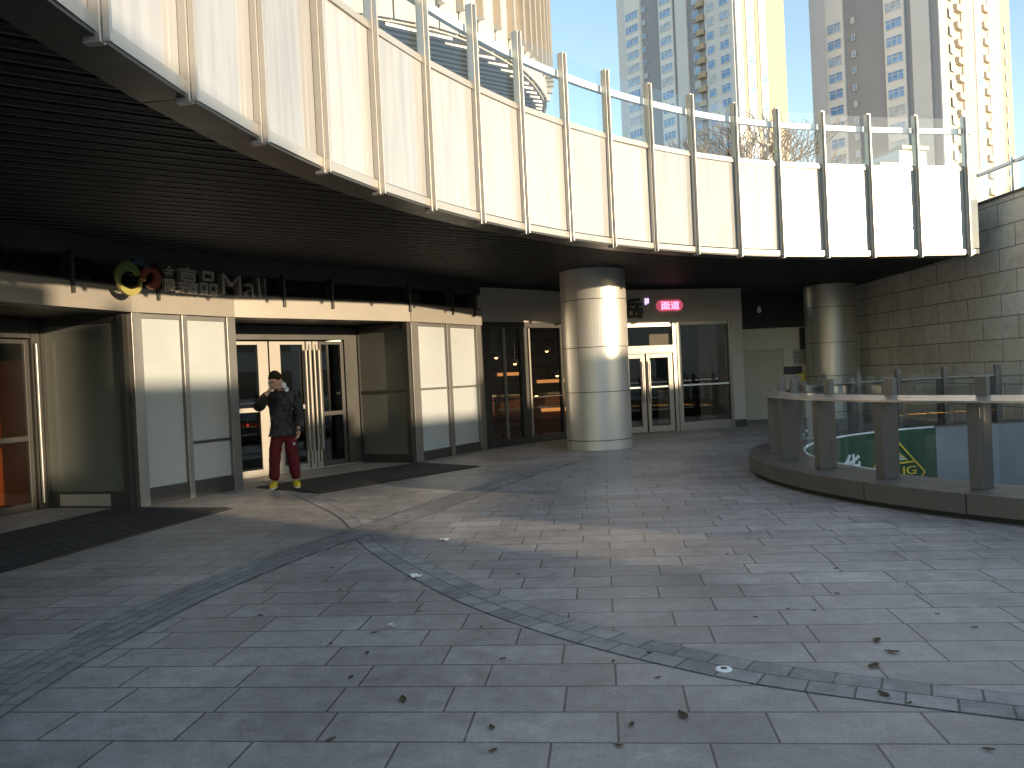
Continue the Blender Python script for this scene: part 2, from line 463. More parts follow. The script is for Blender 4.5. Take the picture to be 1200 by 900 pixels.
for k in range(NP):       # sheet-metal kerb covers with open joints over a recessed plinth
    a = A0 + (k + .05) * DA
    mb = MB(); arc_box(mb, a + .0011, a + DA - .0011, 4.98, 5.74, .06, .25, 5)
    mb.build('kerb_cover', M['kerb'], bal, bevel=.008)
mb = MB(); arc_box(mb, 0, 2 * math.pi, 5.0, 5.66, -.001, .235, 96); mb.build('plinth', M['joint'], bal)
def post_frame(th):
    c = Vector((*ring(th, 0.), 0)); e = (Vector((*ring(th, 1.), 0)) - c)
    e = e.normalized(); t = Vector((-e.y, e.x, 0))
    return e, t
for k in range(NP):
    th = A0 - k * DA
    e, t = post_frame(th)
    P = Vector((*ring(th, 5.37), 0)); Q = Vector((*ring(th, 5.255), 0))
    mb = MB()
    def pb(c, w, dpt, z0, z1, lean=0.):
        mb.hexa([c - t * w - e * dpt + Vector((0, 0, z0)), c + e * dpt - t * w + Vector((0, 0, z0)), c + e * dpt + t * w + Vector((0, 0, z0)), c - e * dpt + t * w + Vector((0, 0, z0)),
                 c - t * w - e * (dpt + lean) + Vector((0, 0, z1)), c + e * (dpt - lean) - t * w + Vector((0, 0, z1)), c + e * (dpt - lean) + t * w + Vector((0, 0, z1)), c - e * (dpt + lean) + t * w + Vector((0, 0, z1))])
    pb(P, .062, .078, .25, 1.09)
    pb(Q, .055, .035, .252, 1.33)
    mb.build('post', M['post'], bal, bevel=.006)
    mb = MB(); arc_box(mb, th + .011, th + DA - .011, 5.10, 5.112, .27, 1.24, 4); mb.build('glass_pane', M['clear'], bal)
for k in range(16):
    a = A0 + (2 * k + .5) * DA
    mb = MB(); arc_box(mb, a + .0006, a + 2 * DA - .0006, 5.24, 5.53, 1.085, 1.105, 10, 1.125, 1.145)
    mb.build('handrail', M['rail'], bal, bevel=.004)

# green hoarding and grey board hung on the far inside of the opening
def arc_frame(th_mid, rr):
    c = ring(th_mid, rr); e, t = post_frame(th_mid)
    return c
def well_board(name, a0, a1, z0, z1, mat, label, r_=4.96):
    o = thing(name, (*ring((a0 + a1) / 2, r_), z0), label, 'board')
    mb = MB(); arc_box(mb, a0, a1, r_ - .03, r_, z0, z1, 24); mb.build('panel', mat, o)
    return o
def th_at_x(x, rr):
    return math.acos((x - CX) / rr)
tg0, tg1 = th_at_x(7.68, 4.93), R(196)
gb = well_board('green_hoarding', tg0, tg1, -2.6, .235, M['green'], 'dark green hoarding with yellow diamond emblem inside the round opening')
wb = well_board('grey_hoarding', R(18), tg0 - .004, -2.6, .235, M['grey_panel'], 'plain blue grey hoarding beside the green one inside the round opening')
mb = MB(); arc_box(mb, tg0, tg1, 4.945, 4.972, .237, .262, 24); mb.build('top_edge', M['white'], gb)
class CurveF:            # a wall frame bent round the far inside of the well; u is measured along X
    def __call__(s, u, d, z):
        rr = 4.928 - d; th = th_at_x(u, 4.928); q = ring(th, rr); return Vector((q.x, q.y, z))
WF = CurveF()
def bar(mb, F, u0, z0, u1, z1, wd, d):
    dx, dz = u1 - u0, z1 - z0; ln = math.hypot(dx, dz); nx, nz = -dz / ln * wd / 2, dx / ln * wd / 2
    mb.face([F(u0 + nx, d, z0 + nz), F(u0 - nx, d, z0 - nz), F(u1 - nx, d, z1 - nz), F(u1 + nx, d, z1 + nz)])
    a = [F(u0 + nx, d - .008, z0 + nz), F(u0 - nx, d - .008, z0 - nz), F(u1 - nx, d - .008, z1 - nz), F(u1 + nx, d - .008, z1 + nz)]
    mb.face(list(reversed(a)))
em = bpy.data.objects
mb = MB()
cxd, ztop = 6.77, .13
bar(mb, WF, cxd, ztop, cxd + .66, -.55, .03, .012); bar(mb, WF, cxd, ztop, cxd - .66, -.55, .03, .012)
bar(mb, WF, cxd + .66, -.55, cxd + .3, -.95, .03, .012); bar(mb, WF, cxd - .66, -.55, cxd - .3, -.95, .03, .012)
bar(mb, WF, cxd - .42, -.345, cxd + .45, -.345, .03, .014)
bar(mb, WF, cxd, -.07, cxd + .29, -.32, .02, .016); bar(mb, WF, cxd, -.07, cxd - .29, -.32, .02, .016)
text_fit(mb, WF, 'JG', cxd + .13, cxd + .47, -.62, -.42, .012, .01, .008)
emb = mb.build('emblem', M['yellow'], gb)
mb = MB()
for k in range(8):
    z = -.10 - k * .027; hw = .29 * (-.07 - z) / .25 - .012
    bar(mb, WF, cxd - hw, z, cxd + hw, z, .012, .013)
mb.build('stripe', M['white'], gb)
mb = MB(); text_fit(mb, WF, '上华', 5.15, 5.97, -.52, -.07, .012, .01, .02); mb.build('lettering', M['white'], gb)

# ------------------------------------------------------------------ elevated walkway with its fascia
FP = [(-2.169, 4.421), (-2.071, 5.398), (-1.893, 6.384), (-1.621, 7.362), (-1.266, 8.289), (-.824, 9.237), (-.290, 10.150), (.290, 11.006), (.963, 11.82), (1.68, 12.56),
      (2.457, 13.233), (3.29, 13.86), (4.191, 14.41), (5.089, 14.831), (6.044, 15.15), (7.037, 15.44), (8.065, 15.68), (9.143, 15.896), (9.38, 15.92)]
EXT = [(-.55, -3.0), (-1.0, -2.1), (-1.38, -1.15), (-1.68, -.2), (-1.9, .75), (-2.08, 1.68), (-2.17, 2.6), (-2.2, 3.5)]
POSTS = [Vector(q) for q in EXT + FP]
ww = thing('elevated_walkway', (0, 12, 3.5), 'curved white overhead walkway with glass guard and dark slatted underside', 'walkway')
poly_f = POSTS
back = [(9.66, 23.6), (-1.0, 23.6), (-11, 16), (-11, 2), (-7, -4)]
ins = offset_curve(POSTS, -.16)
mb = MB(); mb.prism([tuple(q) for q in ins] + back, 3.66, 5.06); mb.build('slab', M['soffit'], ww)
mb = MB(); mb.prism([tuple(q) for q in offset_curve(POSTS, -.2)] + [(9.6, 23.5), (-1.0, 23.5), (-10.9, 15.9), (-10.9, 2), (-7, -3.9)], 5.064, 5.10); mb.build('deck', M['deck'], ww)
# slatted ceiling: planks and raised bright strips, cut to the outline
outline = [tuple(q) for q in offset_curve(POSTS, -.30)] + back
dv = Vector((math.sin(R(55.5)), math.cos(R(55.5)))); nv = Vector((-dv.y, dv.x))
def cuts(c):
    """Pieces of the line at offset c inside the outline."""
    hits = []
    for i in range(len(outline)):
        a = Vector(outline[i]); b = Vector(outline[(i + 1) % len(outline)])
        da, db = a.dot(nv) - c, b.dot(nv) - c
        if (da < 0) != (db < 0):
            t = da / (da - db); hits.append((a + (b - a) * t).dot(dv))
    hits.sort()
    return [(hits[i], hits[i + 1]) for i in range(0, len(hits) - 1, 2)]
mp_, ms_ = MB(), MB()
c = min(Vector(q).dot(nv) for q in outline) + .05
PITCH = .212
while c < max(Vector(q).dot(nv) for q in outline):
    for (s0, s1) in cuts(c):
        if s1 - s0 < .05: continue
        def rb(mbx, c0, c1, z0, z1):
            mbx.hexa([(*(dv * s0 + nv * c0), z0), (*(dv * s1 + nv * c0), z0), (*(dv * s1 + nv * c1), z0), (*(dv * s0 + nv * c1), z0),
                      (*(dv * s0 + nv * c0), z1), (*(dv * s1 + nv * c0), z1), (*(dv * s1 + nv * c1), z1), (*(dv * s0 + nv * c1), z1)])
        rb(mp_, c - .06, c + .06, 3.575, 3.62)
        rb(ms_, c + .061, c + .074, 3.569, 3.618)
    c += PITCH
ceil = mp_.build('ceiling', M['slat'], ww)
ms_.build('ceiling_strip', M['slat_edge'], ceil)
# smooth edge strip under the fascia
def curve_box(mb, P, d0, d1, z0, z1, sub=4):
    C0 = smooth_curve([tuple(q) for q in P], sub); a = offset_curve(C0, d0); b = offset_curve(C0, d1)
    for i in range(len(C0) - 1):
        mb.face([(*b[i], z0), (*b[i + 1], z0), (*b[i + 1], z1), (*b[i], z1)])
        mb.face([(*a[i + 1], z0), (*a[i], z0), (*a[i], z1), (*a[i + 1], z1)])
        mb.face([(*b[i], z1), (*b[i + 1], z1), (*a[i + 1], z1), (*a[i], z1)])
        mb.face([(*a[i], z0), (*a[i + 1], z0), (*b[i + 1], z0), (*b[i], z0)])
    for i, fl in ((0, 0), (-1, 1)):
        q = [(*a[i], z0), (*b[i], z0), (*b[i], z1), (*a[i], z1)]
        mb.face(q if not fl else list(reversed(q)))
for i in range(0, len(POSTS) - 1, 3):   # underside edge strip in lengths with joints
    seg = POSTS[i:i + 4]
    if len(seg) < 2: continue
    mb = MB(); curve_box(mb, seg, -.34, -.005, 3.505, 3.60); mb.build('edge_strip', M['edge_trim'], ww)
for i in range(len(POSTS) - 1):
    a, b = POSTS[i], POSTS[i + 1]; Fm = frame(a, b); L0 = Fm.L
    j = .004 * math.sin(i * 2.7)
    if L0 > .5:
        mb = MB(); rj = random.Random(i + 5); t1, t2, t3 = (rj.uniform(-.007, .007) for _ in range(3))
        mb.hexa([Fm(.03, -.045 + t1, 3.64), Fm(L0 - .03, -.045 + t2, 3.64), Fm(L0 - .03, -.08, 3.64), Fm(.03, -.08, 3.64), Fm(.03, -.045 + t3, 5.17), Fm(L0 - .03, -.045 + t2 + t3 - t1, 5.17), Fm(L0 - .03, -.08, 5.17), Fm(.03, -.08, 5.17)])
        mb.build('fascia_panel', M['fascia'], ww)
        mb = MB(); mb.fbox(Fm, .03, L0 - .03, -.062, -.05, 5.27, 6.20); mb.build('glass_pane', M['guard'], ww)
    else:
        mb = MB(); mb.fbox(Fm, .03, L0, -.06, -.03, 3.64, 5.17); mb.build('fascia_panel', M['fascia'], ww)
    mb = MB(); mb.fbox(Fm, .026, L0 - .026, -.07, .0, 3.53, 3.615); mb.build('bottom_trim', M['steel_warm'], ww)
    mb = MB(); mb.fbox(Fm, .026, L0 - .026, -.07, -.02, 5.175, 5.225); mb.fbox(Fm, .026, L0 - .026, -.075, -.035, 5.232, 5.262); mb.build('sill_trim', M['steel_warm'], ww)
    mb = MB(); mb.fbox(Fm, -.028, .028, -.08, .025, 3.47, 6.24); mb.fbox(Fm, -.012, .012, .028, .075, 3.475, 6.22); mb.build('mullion', M['steel'], ww, bevel=.005)
mb = MB(); curve_box(mb, POSTS, -.20, -.13, 5.93, 6.03, 4); mb.build('handrail', M['white'], ww)

# upper canopy behind the guard
up = thing('upper_canopy', (-1, 17, 7.8), 'cream panelled canopy with striped underside rising behind the walkway guard', 'canopy')
UC = [(-12, 8.5), (-8, 11.0), (-4.8, 12.75), (-3.2, 13.45), (-1.74, 14.1), (-.63, 14.9), (.3, 16.2), (.76, 17.2), (1.07, 18.2), (1.19, 19.0), (1.05, 20.5), (.3, 22.0)]
uc = smooth_curve(UC, 5)
mb = MB(); mb.prism([tuple(q) for q in offset_curve(uc, -.12)] + [(-6, 24), (-14, 18)], 7.86, 12.5); mb.build('slab', M['plaster'], up)
mb = MB()
uo = [tuple(q) for q in offset_curve(uc, -.2)] + [(-6, 24), (-14, 18)]
outline = uo
c = min(Vector(q).dot(nv) for q in outline) + .05
while c < max(Vector(q).dot(nv) for q in outline):
    for (s0, s1) in cuts(c):
        if s1 - s0 < .05: continue
        mb.hexa([(*(dv * s0 + nv * (c - .05)), 7.8), (*(dv * s1 + nv * (c - .05)), 7.8), (*(dv * s1 + nv * (c + .05)), 7.8), (*(dv * s0 + nv * (c + .05)), 7.8),
                 (*(dv * s0 + nv * (c - .05)), 7.858), (*(dv * s1 + nv * (c - .05)), 7.858), (*(dv * s1 + nv * (c + .05)), 7.858), (*(dv * s0 + nv * (c + .05)), 7.858)])
    c += .2
mb.build('ceiling', M['steel_warm'], up)
ucp = smooth_curve(UC[1:], 3)
for i in range(len(ucp) - 1):
    Fm = frame(ucp[i], ucp[i + 1])
    mb = MB(); mb.fbox(Fm, .02, Fm.L - .02, -.09, -.05, 7.9, 9.3); mb.fbox(Fm, .02, Fm.L - .02, -.09, -.05, 9.33, 12.4); mb.build('panel', M['plaster'], up)
    mb = MB(); mb.fbox(Fm, -.04, .04, -.08, .12, 8.3, 12.4); mb.build('fin', M['steel_warm'], up)

# ------------------------------------------------------------------ mall front
q0, q1, q2, q3, q4, q5 = (-7.55, 3.5), (-5.73, 9.0), (-5.12, 10.9), (-4.24, 12.42), (-1.86, 15.1), (-.6, 17.25)
mall = thing('mall_building', (-4.2, 13, 0), 'mall entrance front with frosted glass pods, steel lintel band and glazed doors', 'building')
LINT = [(q0, q1), (q1, q2), (q2, q3), (q3, q4), (q4, q5)]
for i, (a, b) in enumerate(LINT):
    Fm = frame(a, b)
    mb = MB(); mb.fbox(Fm, -.02 if i else 0, Fm.L - .024, -.32, .05, 2.65, 2.98); mb.build('lintel_band', M['band'], mall)
    mb = MB(); mb.fbox(Fm, -.02 if i else 0, Fm.L - .024, -.30, .02, 3.33, 3.72); mb.build('bulkhead', M['alu_dark'], mall)
    mb = MB(); mb.fbox(Fm, 0, Fm.L, -.30, .0, 2.984, 3.015); mb.fbox(Fm, 0, Fm.L, -.22, .015, 3.30, 3.328); mb.build('transom_rail', M['alu_dark'], mall)
    mb = MB(); mb.fbox(Fm, .0, Fm.L - .02, -.10, -.09, 3.017, 3.298); mb.build('transom_glass', M['transom'], mall)
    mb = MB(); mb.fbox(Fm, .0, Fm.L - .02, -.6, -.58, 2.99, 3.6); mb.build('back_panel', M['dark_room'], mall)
for (a, b), us in zip(LINT, [(1.0, 2.6, 4.2, 5.6), (1.01,), (.4,), (.87, 1.81, 3.55), (1.35, 2.17)]):
    Fm = frame(a, b)
    for u in us:
        mb = MB(); mb.fbox(Fm, u - .022, u + .022, -.12, .085, 2.83, 3.36); mb.build('mullion', M['alu_dark'], mall)

def pod(A, B, stiles, panels, zr, name='pod'):
    """A front with frosted panels between grey stiles over a dark plinth; every piece is its own part."""
    Fm = frame(A, B)
    for (u0, u1) in stiles:
        mb = MB(); mb.fbox(Fm, u0, u1, -.14, .02, .0, 2.648); mb.build('stile', M['alu'], mall, bevel=.004)
    for i, (u0, u1, rail) in enumerate(panels):
        mb = MB(); mb.fbox(Fm, u0 + .002, u1 - .002, -.13, .005, .0, zr); mb.build('plinth', M['alu_dark'], mall)
        mb = MB(); mb.fbox(Fm, u0 + .002, u1 - .002, -.12, -.02, 2.58, 2.646); mb.build('head_rail', M['alu'], mall)
        zs = [zr + .003] + ([rail - .02, rail + .02] if rail else []) + [2.577]
        for z0, z1 in zip(zs[::2], zs[1::2]):
            mb = MB(); mb.fbox(Fm, u0 + .002, u1 - .002, -.06, -.045, z0, z1); mb.build('frosted_panel', M['frost'], mall)
        if rail:
            mb = MB(); mb.fbox(Fm, u0 + .002, u1 - .002, -.12, -.012, rail - .018, rail + .018); mb.build('mid_rail', M['alu_dark'] if name == 'A' else M['alu'], mall)
    mb = MB(); mb.fbox(Fm, 0.0, Fm.L, -.30, -.16, 0, 2.64); mb.build('backing', M['alu_dark'], mall)
    return Fm
FA = pod(q2, q3, [(0, .15), (.80, .885), (1.60, 1.76)], [(.15, .80, None), (.885, 1.60, .79)], .23, 'A')
FB = pod(q4, q5, [(0, .22), (1.17, 1.29), (2.26, 2.49)], [(.22, 1.17, 1.37), (1.29, 2.26, 1.37)], .18, 'B')
# opening-hours decal on the second pod
mb = MB()
for k in range(4):
    mb.fbox(FB, .42, .62 - .03 * (k % 2), -.0445, -.0435, 1.70 - k * .035, 1.712 - k * .035)
for k in range(3):
    mb.fbox(FB, .68, .96, -.0445, -.0435, 1.66 - k * .04, 1.676 - k * .04)
for k in range(3):
    mb.fbox(FB, .70 + k * .1, .75 + k * .1, -.0445, -.0435, 1.48, 1.53)
dec = mb.build('decal', M['grey_ink'], mall)

def side_wall(A, B, z0, rail, mat):
    Fm = frame(A, B); Ln = Fm.L
    mb = MB(); mb.fbox(Fm, 0, .07, -.06, .05, 0, 2.64); mb.fbox(Fm, Ln - .1, Ln - .004, -.06, .05, 0, 2.64); mb.build('stile', M['alu_dark'], mall)
    mb = MB(); mb.fbox(Fm, .072, Ln - .102, -.05, .03, 0, z0); mb.build('plinth', M['alu_dark'], mall)
    zs = [z0 + .003] + ([rail - .025, rail + .025] if rail else []) + [2.53]
    for a, b in zip(zs[::2], zs[1::2]):
        mb = MB(); mb.fbox(Fm, .072, Ln - .102, -.02, .0, a, b); mb.build('frosted_panel', mat, mall)
    if rail:
        mb = MB(); mb.fbox(Fm, .072, Ln - .102, -.05, .025, rail - .023, rail + .023); mb.build('mid_rail', M['alu_dark'], mall)
    mb = MB(); mb.fbox(Fm, .072, Ln - .102, -.05, .03, 2.533, 2.64); mb.build('head_rail', M['alu_dark'], mall)
    return Fm
RB, LB = (-3.0, 15.75), (-5.0, 13.5)
side_wall(RB, (q4[0] - .03, q4[1] - .02), .15, 1.36, M['frost_shaded'])
F0 = side_wall((-6.6, 11.3), (q2[0] - .08, q2[1]), .22, None, M['frost_shaded'])
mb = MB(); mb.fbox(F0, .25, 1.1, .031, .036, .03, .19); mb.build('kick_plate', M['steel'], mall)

# recess ceiling, and the dark lobby behind
mb = MB(); mb.prism([(-9.5, 3), (q1[0] - .3, q1[1]), (q2[0] - .3, q2[1]), (q3[0] - .25, q3[1] + .2), (q4[0] - .25, q4[1] + .2), (-1.2, 17.4), (-5, 21), (-11, 14)], 2.66, 2.75); mb.build('recess_ceiling', M['alu_dark'], mall)
mb = MB()
for a, b in (((-4.6, 21.5), (-1.0, 17.6)), ((-10.5, 14.5), (-4.6, 21.5)), ((-11, 4), (-10.5, 14.5))):
    Fm = frame(a, b); mb.fbox(Fm, 0, Fm.L, -.1, 0, 0, 2.66)
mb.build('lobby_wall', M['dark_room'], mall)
mb = MB(); mb.prism([(-9.5, 3), (-6.95, 10.2), (-6.7, 11.5), (-5.0, 13.45), (-3.05, 15.7), (-1.3, 17.4), (-4.6, 21.4), (-10.4, 14.4)], .003, .008); mb.build('lobby_floor', M['floor_in'], mall)

FD = frame(LB, RB)
def door(Fm, u0, u1, sl, sr, handle=None, mat='door_alu', rail=1.16, railh=.08, top=2.36, bot=.10):
    """A glazed door leaf: frame with its pane and handle as sub-parts."""
    mb = MB(); mb.fbox(Fm, u0, u0 + sl, -.025, .025, .012, top); mb.fbox(Fm, u1 - sr, u1, -.025, .025, .012, top)
    mb.fbox(Fm, u0 + sl, u1 - sr, -.023, .023, .012, .012 + bot); mb.fbox(Fm, u0 + sl, u1 - sr, -.023, .023, top - .06, top)
    if rail: mb.fbox(Fm, u0 + sl, u1 - sr, -.023, .023, rail - railh / 2, rail + railh / 2)
    o = mb.build('door', M[mat], mall, bevel=.004)
    mb = MB(); mb.fbox(Fm, u0 + sl, u1 - sr, -.004, .004, .012 + bot, top - .06); mb.build('pane', M['dark_glass'], o)
    if handle is not None:
        mb = MB(); mb.tube(Fm(handle, .08, .35), Fm(handle, .08, 2.2), .022, n=10); mb.tube(Fm(handle, .02, .6), Fm(handle, .08, .6), .012); mb.tube(Fm(handle, .02, 1.9), Fm(handle, .08, 1.9), .012)
        mb.build('handle', M['door_alu'], o, smooth=True)
    return o
door(FD, .18, 1.03, .10, .20)
door(FD, 1.06, 1.80, .22, .05, handle=1.775)
door(FD, 1.83, 1.95, .05, .05, handle=1.86, rail=None)
door(FD, 1.97, 2.09, .05, .05, handle=1.96, rail=None)
door(FD, 2.11, 2.66, .05, .07, handle=2.06, mat='alu_dark', rail=1.0)
mb = MB(); mb.fbox(FD, 2.68, 3.0, -.06, .04, 0, 2.62); mb.build('door_frame', M['alu_dark'], mall)
mb = MB(); mb.fbox(FD, .0, 2.678, -.06, .04, 2.39, 2.64); mb.fbox(FD, -.3, .165, -.06, .04, 0, 2.62); mb.build('door_frame', M['alu_dark'], mall)
mb = MB(); mb.fbox(FD, -.3, 2.9, -.15, .15, .009, .02); mb.build('door_sill', M['steel_warm'], mall)
FD0 = frame((-7.1, 9.8), (-6.6, 11.3))
door(FD0, .72, 1.38, .06, .07, handle=None, mat='alu_dark', rail=1.0, railh=.07)
door(FD0, .0, .70, .06, .06, handle=None, mat='alu_dark', rail=1.0, railh=.07)
mb = MB(); mb.fbox(FD0, 1.40, 1.56, -.06, .05, 0, 2.62); mb.fbox(FD0, -3, 1.395, -.06, .04, 2.38, 2.64); mb.build('door_frame', M['alu_dark'], mall)
mb = MB(); mb.tube(FD0(1.44, .09, .1), FD0(1.44, .09, 2.3), .022); mb.build('pull_bar', M['alu'], mall, smooth=True)
# things inside the lobby, seen through the doors
ob = thing('orange_panel', (-7.3, 11.4, 0), 'tall orange board standing inside the left glass doors', 'board')
mb = MB(); mb.box(-8.6, -6.72, 11.55, 11.6, .02, 2.1); mb.build('panel', M['orange'], ob)
mb = MB(); mb.box(-8.64, -8.602, 11.54, 11.61, 0, 2.14); mb.box(-6.718, -6.68, 11.54, 11.61, 0, 2.14); mb.build('edge', M['wood_in'], ob)
bb = thing('belt_barrier', tuple(FD(.9, -.7, 0)), 'red retractable belt barrier with slim posts inside the mall doors', 'barrier')
for u in (.1, 1.75):
    mb = MB(); mb.tube(FD(u, -.7, .03), FD(u, -.7, .93), .03); mb.build('post', M['steel'], bb, smooth=True)
    mb = MB(); mb.lathe(FD(u, -.7, .009), [(.16, 0), (.15, .02), (.03, .03)]); mb.build('base', M['steel'], bb, smooth=True)
mb = MB(); mb.fbox(FD, .13, 1.72, -.705, -.695, .84, .90); mb.build('belt', M['red'], bb)

# mall sign
FS = frame(q1, q3)
sg = thing('mall_sign', tuple(FS(2.8, .14, 3.0)), 'steel letter sign with round green and red emblem over the mall doors', 'sign')
def swirl(mb, cu, cz, r0, a0, a1, w0, d, th=.05, n=18):
    for k in range(n):
        for sgn in (0, 1):
            pass
        t0, t1 = k / n, (k + 1) / n
        def pt(t, side):
            a = a0 + (a1 - a0) * t; wd = w0 * math.sin(math.pi * min(1, .08 + .92 * t))
            rr = r0 + side * wd / 2
            return cu + rr * math.cos(a), cz + rr * math.sin(a)
        p = [pt(t0, -1), pt(t0, 1), pt(t1, 1), pt(t1, -1)]
        A = [FS(u, d, z) for u, z in p]; B = [FS(u, d + th, z) for u, z in p]
        mb.face(B); mb.face(list(reversed(A)))
        mb.face([A[0], A[3], B[3], B[0]]); mb.face([A[1], B[1], B[2], A[2]])
emb = bpy.data.objects
for mat, (cu, cz, r0, a0, a1, w0) in (('sign_green', (1.70, 3.05, .165, R(20), R(215), .13)), ('sign_yellow', (1.71, 3.05, .18, R(190), R(370), .085)),
                                       ('sign_red', (2.05, 3.10, .12, R(-120), R(95), .12)), ('sign_red', (2.05, 3.10, .105, R(70), R(215), .10)), ('sign_blue', (1.87, 3.2, .10, R(0), R(200), .09))):
    mb = MB(); swirl(mb, cu, cz, r0, a0, a1, w0, .10); mb.build('emblem', M[mat], sg)
mb = MB(); text_fit(mb, FS, '金', 2.30, 2.48, 3.13, 3.29, .10, .03, .012); text_fit(mb, FS, '隅', 2.30, 2.48, 2.95, 3.11, .10, .03, .012)
mb.build('small_lettering', M['sign_steel'], sg)
mb = MB(); text_fit(mb, FS, '嘉品', 2.52, 3.27, 2.93, 3.30, .10, .045, .018); text_fit(mb, FS, 'Mall', 3.36, 4.32, 2.97, 3.28, .10, .045, -.014)
mb.build('lettering', M['sign_steel'], sg)
mb = MB()
for u in (2.4, 2.75, 3.1, 3.5, 3.95, 4.25):
    mb.tube(FS(u, -.1, 3.02), FS(u, .10, 3.02), .008)
mb.build('bracket', M['black_metal'], sg)

# ------------------------------------------------------------------ restaurant front
rest = thing('restaurant', (2.5, 19, 0), 'restaurant front with dark windows, pale wall above and double glass doors', 'shop front')
r0_, r1_, r2_ = (-.6, 17.32), (1.2, 19.0), (5.86, 20.3)
FW, FR = frame(r0_, r1_), frame(r1_, r2_)
mb = MB(); mb.fbox(FW, -.1, FW.L, -.2, .03, 2.74, 3.48); mb.fbox(FR, 0.003, FR.L, -.2, .03, 2.68, 3.48); mb.build('upper_wall', M['white_wall'], rest)
mb = MB(); mb.fbox(FW, -.1, FW.L, -.2, .0, 3.483, 3.72); mb.fbox(FR, .003, FR.L + .2, -.2, .0, 3.483, 3.72); mb.build('bulkhead', M['black_metal'], rest)
mb = MB(); mb.fbox(FW, 0, FW.L, -.12, .05, 0, .16); mb.build('plinth', M['alu_dark'], rest)
mb = MB(); mb.fbox(FW, -.08, FW.L, -.10, .04, 2.62, 2.735)
for u0, u1 in ((.0, .2), (1.12, 1.34), (2.42, 2.48)):
    mb.fbox(FW, u0, u1, -.08, .02, .163, 2.617)
mb.build('window_frame', M['alu_dark'], rest)
mb = MB(); mb.fbox(FW, 1.341, 1.385, -.06, .06, .163, 2.6); mb.fbox(FW, .62, .65, -.06, .03, .163, 2.6); mb.build('mullion', M['door_alu'], rest)
for u0, u1 in ((.2, .617), (.653, 1.117), (1.388, 2.417)):
    mb = MB(); mb.fbox(FW, u0 + .002, u1, -.035, -.027, .163, 2.617); mb.build('window', M['dark_glass'], rest)
    mb = MB(); mb.fbox(FW, u0 + .002, u1, -.05, .0, 1.02, 1.045); mb.build('window_rail', M['alu_dark'], rest)
# doors
def rdoor(u0, u1):
    mb = MB(); mb.fbox(FR, u0, u0 + .09, -.03, .03, .012, 1.92); mb.fbox(FR, u1 - .12, u1, -.03, .03, .012, 1.92)
    mb.fbox(FR, u0 + .09, u1 - .12, -.028, .028, .012, .16); mb.fbox(FR, u0 + .09, u1 - .12, -.028, .028, 1.82, 1.92)
    o = mb.build('door', M['door_alu'], rest, bevel=.004)
    mb = MB(); mb.fbox(FR, u0 + .09, u1 - .12, -.005, .005, .16, 1.82); mb.build('pane', M['dark_glass'], o)
    return o
d1 = rdoor(1.25, 2.12); d2 = rdoor(2.16, 2.86)
for o, u in ((d1, 2.06), (d2, 2.22)):
    mb = MB(); mb.tube(FR(u, .08, .75), FR(u, .08, 1.75), .016); mb.tube(FR(u, .03, .85), FR(u, .08, .85), .01); mb.tube(FR(u, .03, 1.65), FR(u, .08, 1.65), .01); mb.build('handle', M['steel'], o, smooth=True)
mb = MB(); mb.fbox(FR, 2.45, 2.73, -.02, -.012, .2, 1.02); mb.build('inner_sheet', M['white_wall'], rest)
mb = MB(); mb.fbox(FR, 1.2, 2.88, -.05, .06, 1.93, 2.12); mb.build('door_header', M['door_alu'], rest)
mb = MB(); mb.fbox(FR, 1.2, 2.88, -.04, .02, 2.58, 2.677); mb.fbox(FR, 2.885, 2.98, -.06, .05, 0, 2.677); mb.fbox(FR, 3.03, 3.1, -.06, .05, .0, 2.677); mb.fbox(FR, 3.1, 4.42, -.05, .03, .0, .20)
mb.fbox(FR, 3.1, 4.42, -.05, .03, 2.60, 2.677); mb.fbox(FR, 4.42, 4.50, -.06, .05, 0, 2.677); mb.build('window_frame', M['alu'], rest)
mb = MB(); mb.fbox(FR, 2.983, 3.027, -.02, .07, .0, 2.677); mb.build('mullion', M['door_alu'], rest)
mb = MB(); mb.fbox(FR, 1.2, 2.88, -.02, -.012, 2.123, 2.577); mb.build('transom_glass', M['dark_glass'], rest)
mb = MB(); mb.fbox(FR, 3.102, 4.418, -.02, -.012, .203, 2.597); mb.build('window', M['dark_glass'], rest)
mb = MB(); mb.fbox(FR, 3.64, 3.95, -.10, -.05, .203, 2.597); mb.build('blind_panel', M['plaster'], rest)
mb = MB(); mb.fbox(FR, 3.955, 4.38, -.08, -.05, .203, 2.597); mb.build('white_panel', M['frost'], rest)
mb = MB(); mb.fbox(FR, 2.3, 2.86, -.06, -.045, 2.13, 2.4); mb.build('notice', M['paper'], rest)
mb = MB(); mb.fbox(FR, 3.102, 4.418, -.0115, -.0105, 1.09, 1.13); mb.fbox(FR, 1.35, 1.99, .006, .007, 1.09, 1.13); mb.fbox(FR, 2.26, 2.73, .006, .007, 1.09, 1.13); mb.build('glass_stripe', M['white'], rest)
mb = MB(); mb.fbox(FR, 4.503, FR.L, -.25, .02, .18, 2.677); mb.build('end_wall', M['white_wall'], rest)
mb = MB(); mb.fbox(FR, 4.503, FR.L + .01, -.25, .03, 0, .177); mb.build('plinth', M['alu_dark'], rest)
Fe = frame((5.86, 20.3), (6.25, 22.4))
mb = MB(); mb.fbox(Fe, .02, Fe.L, -.2, 0, 0, 3.6); mb.build('side_wall', M['service'], rest)
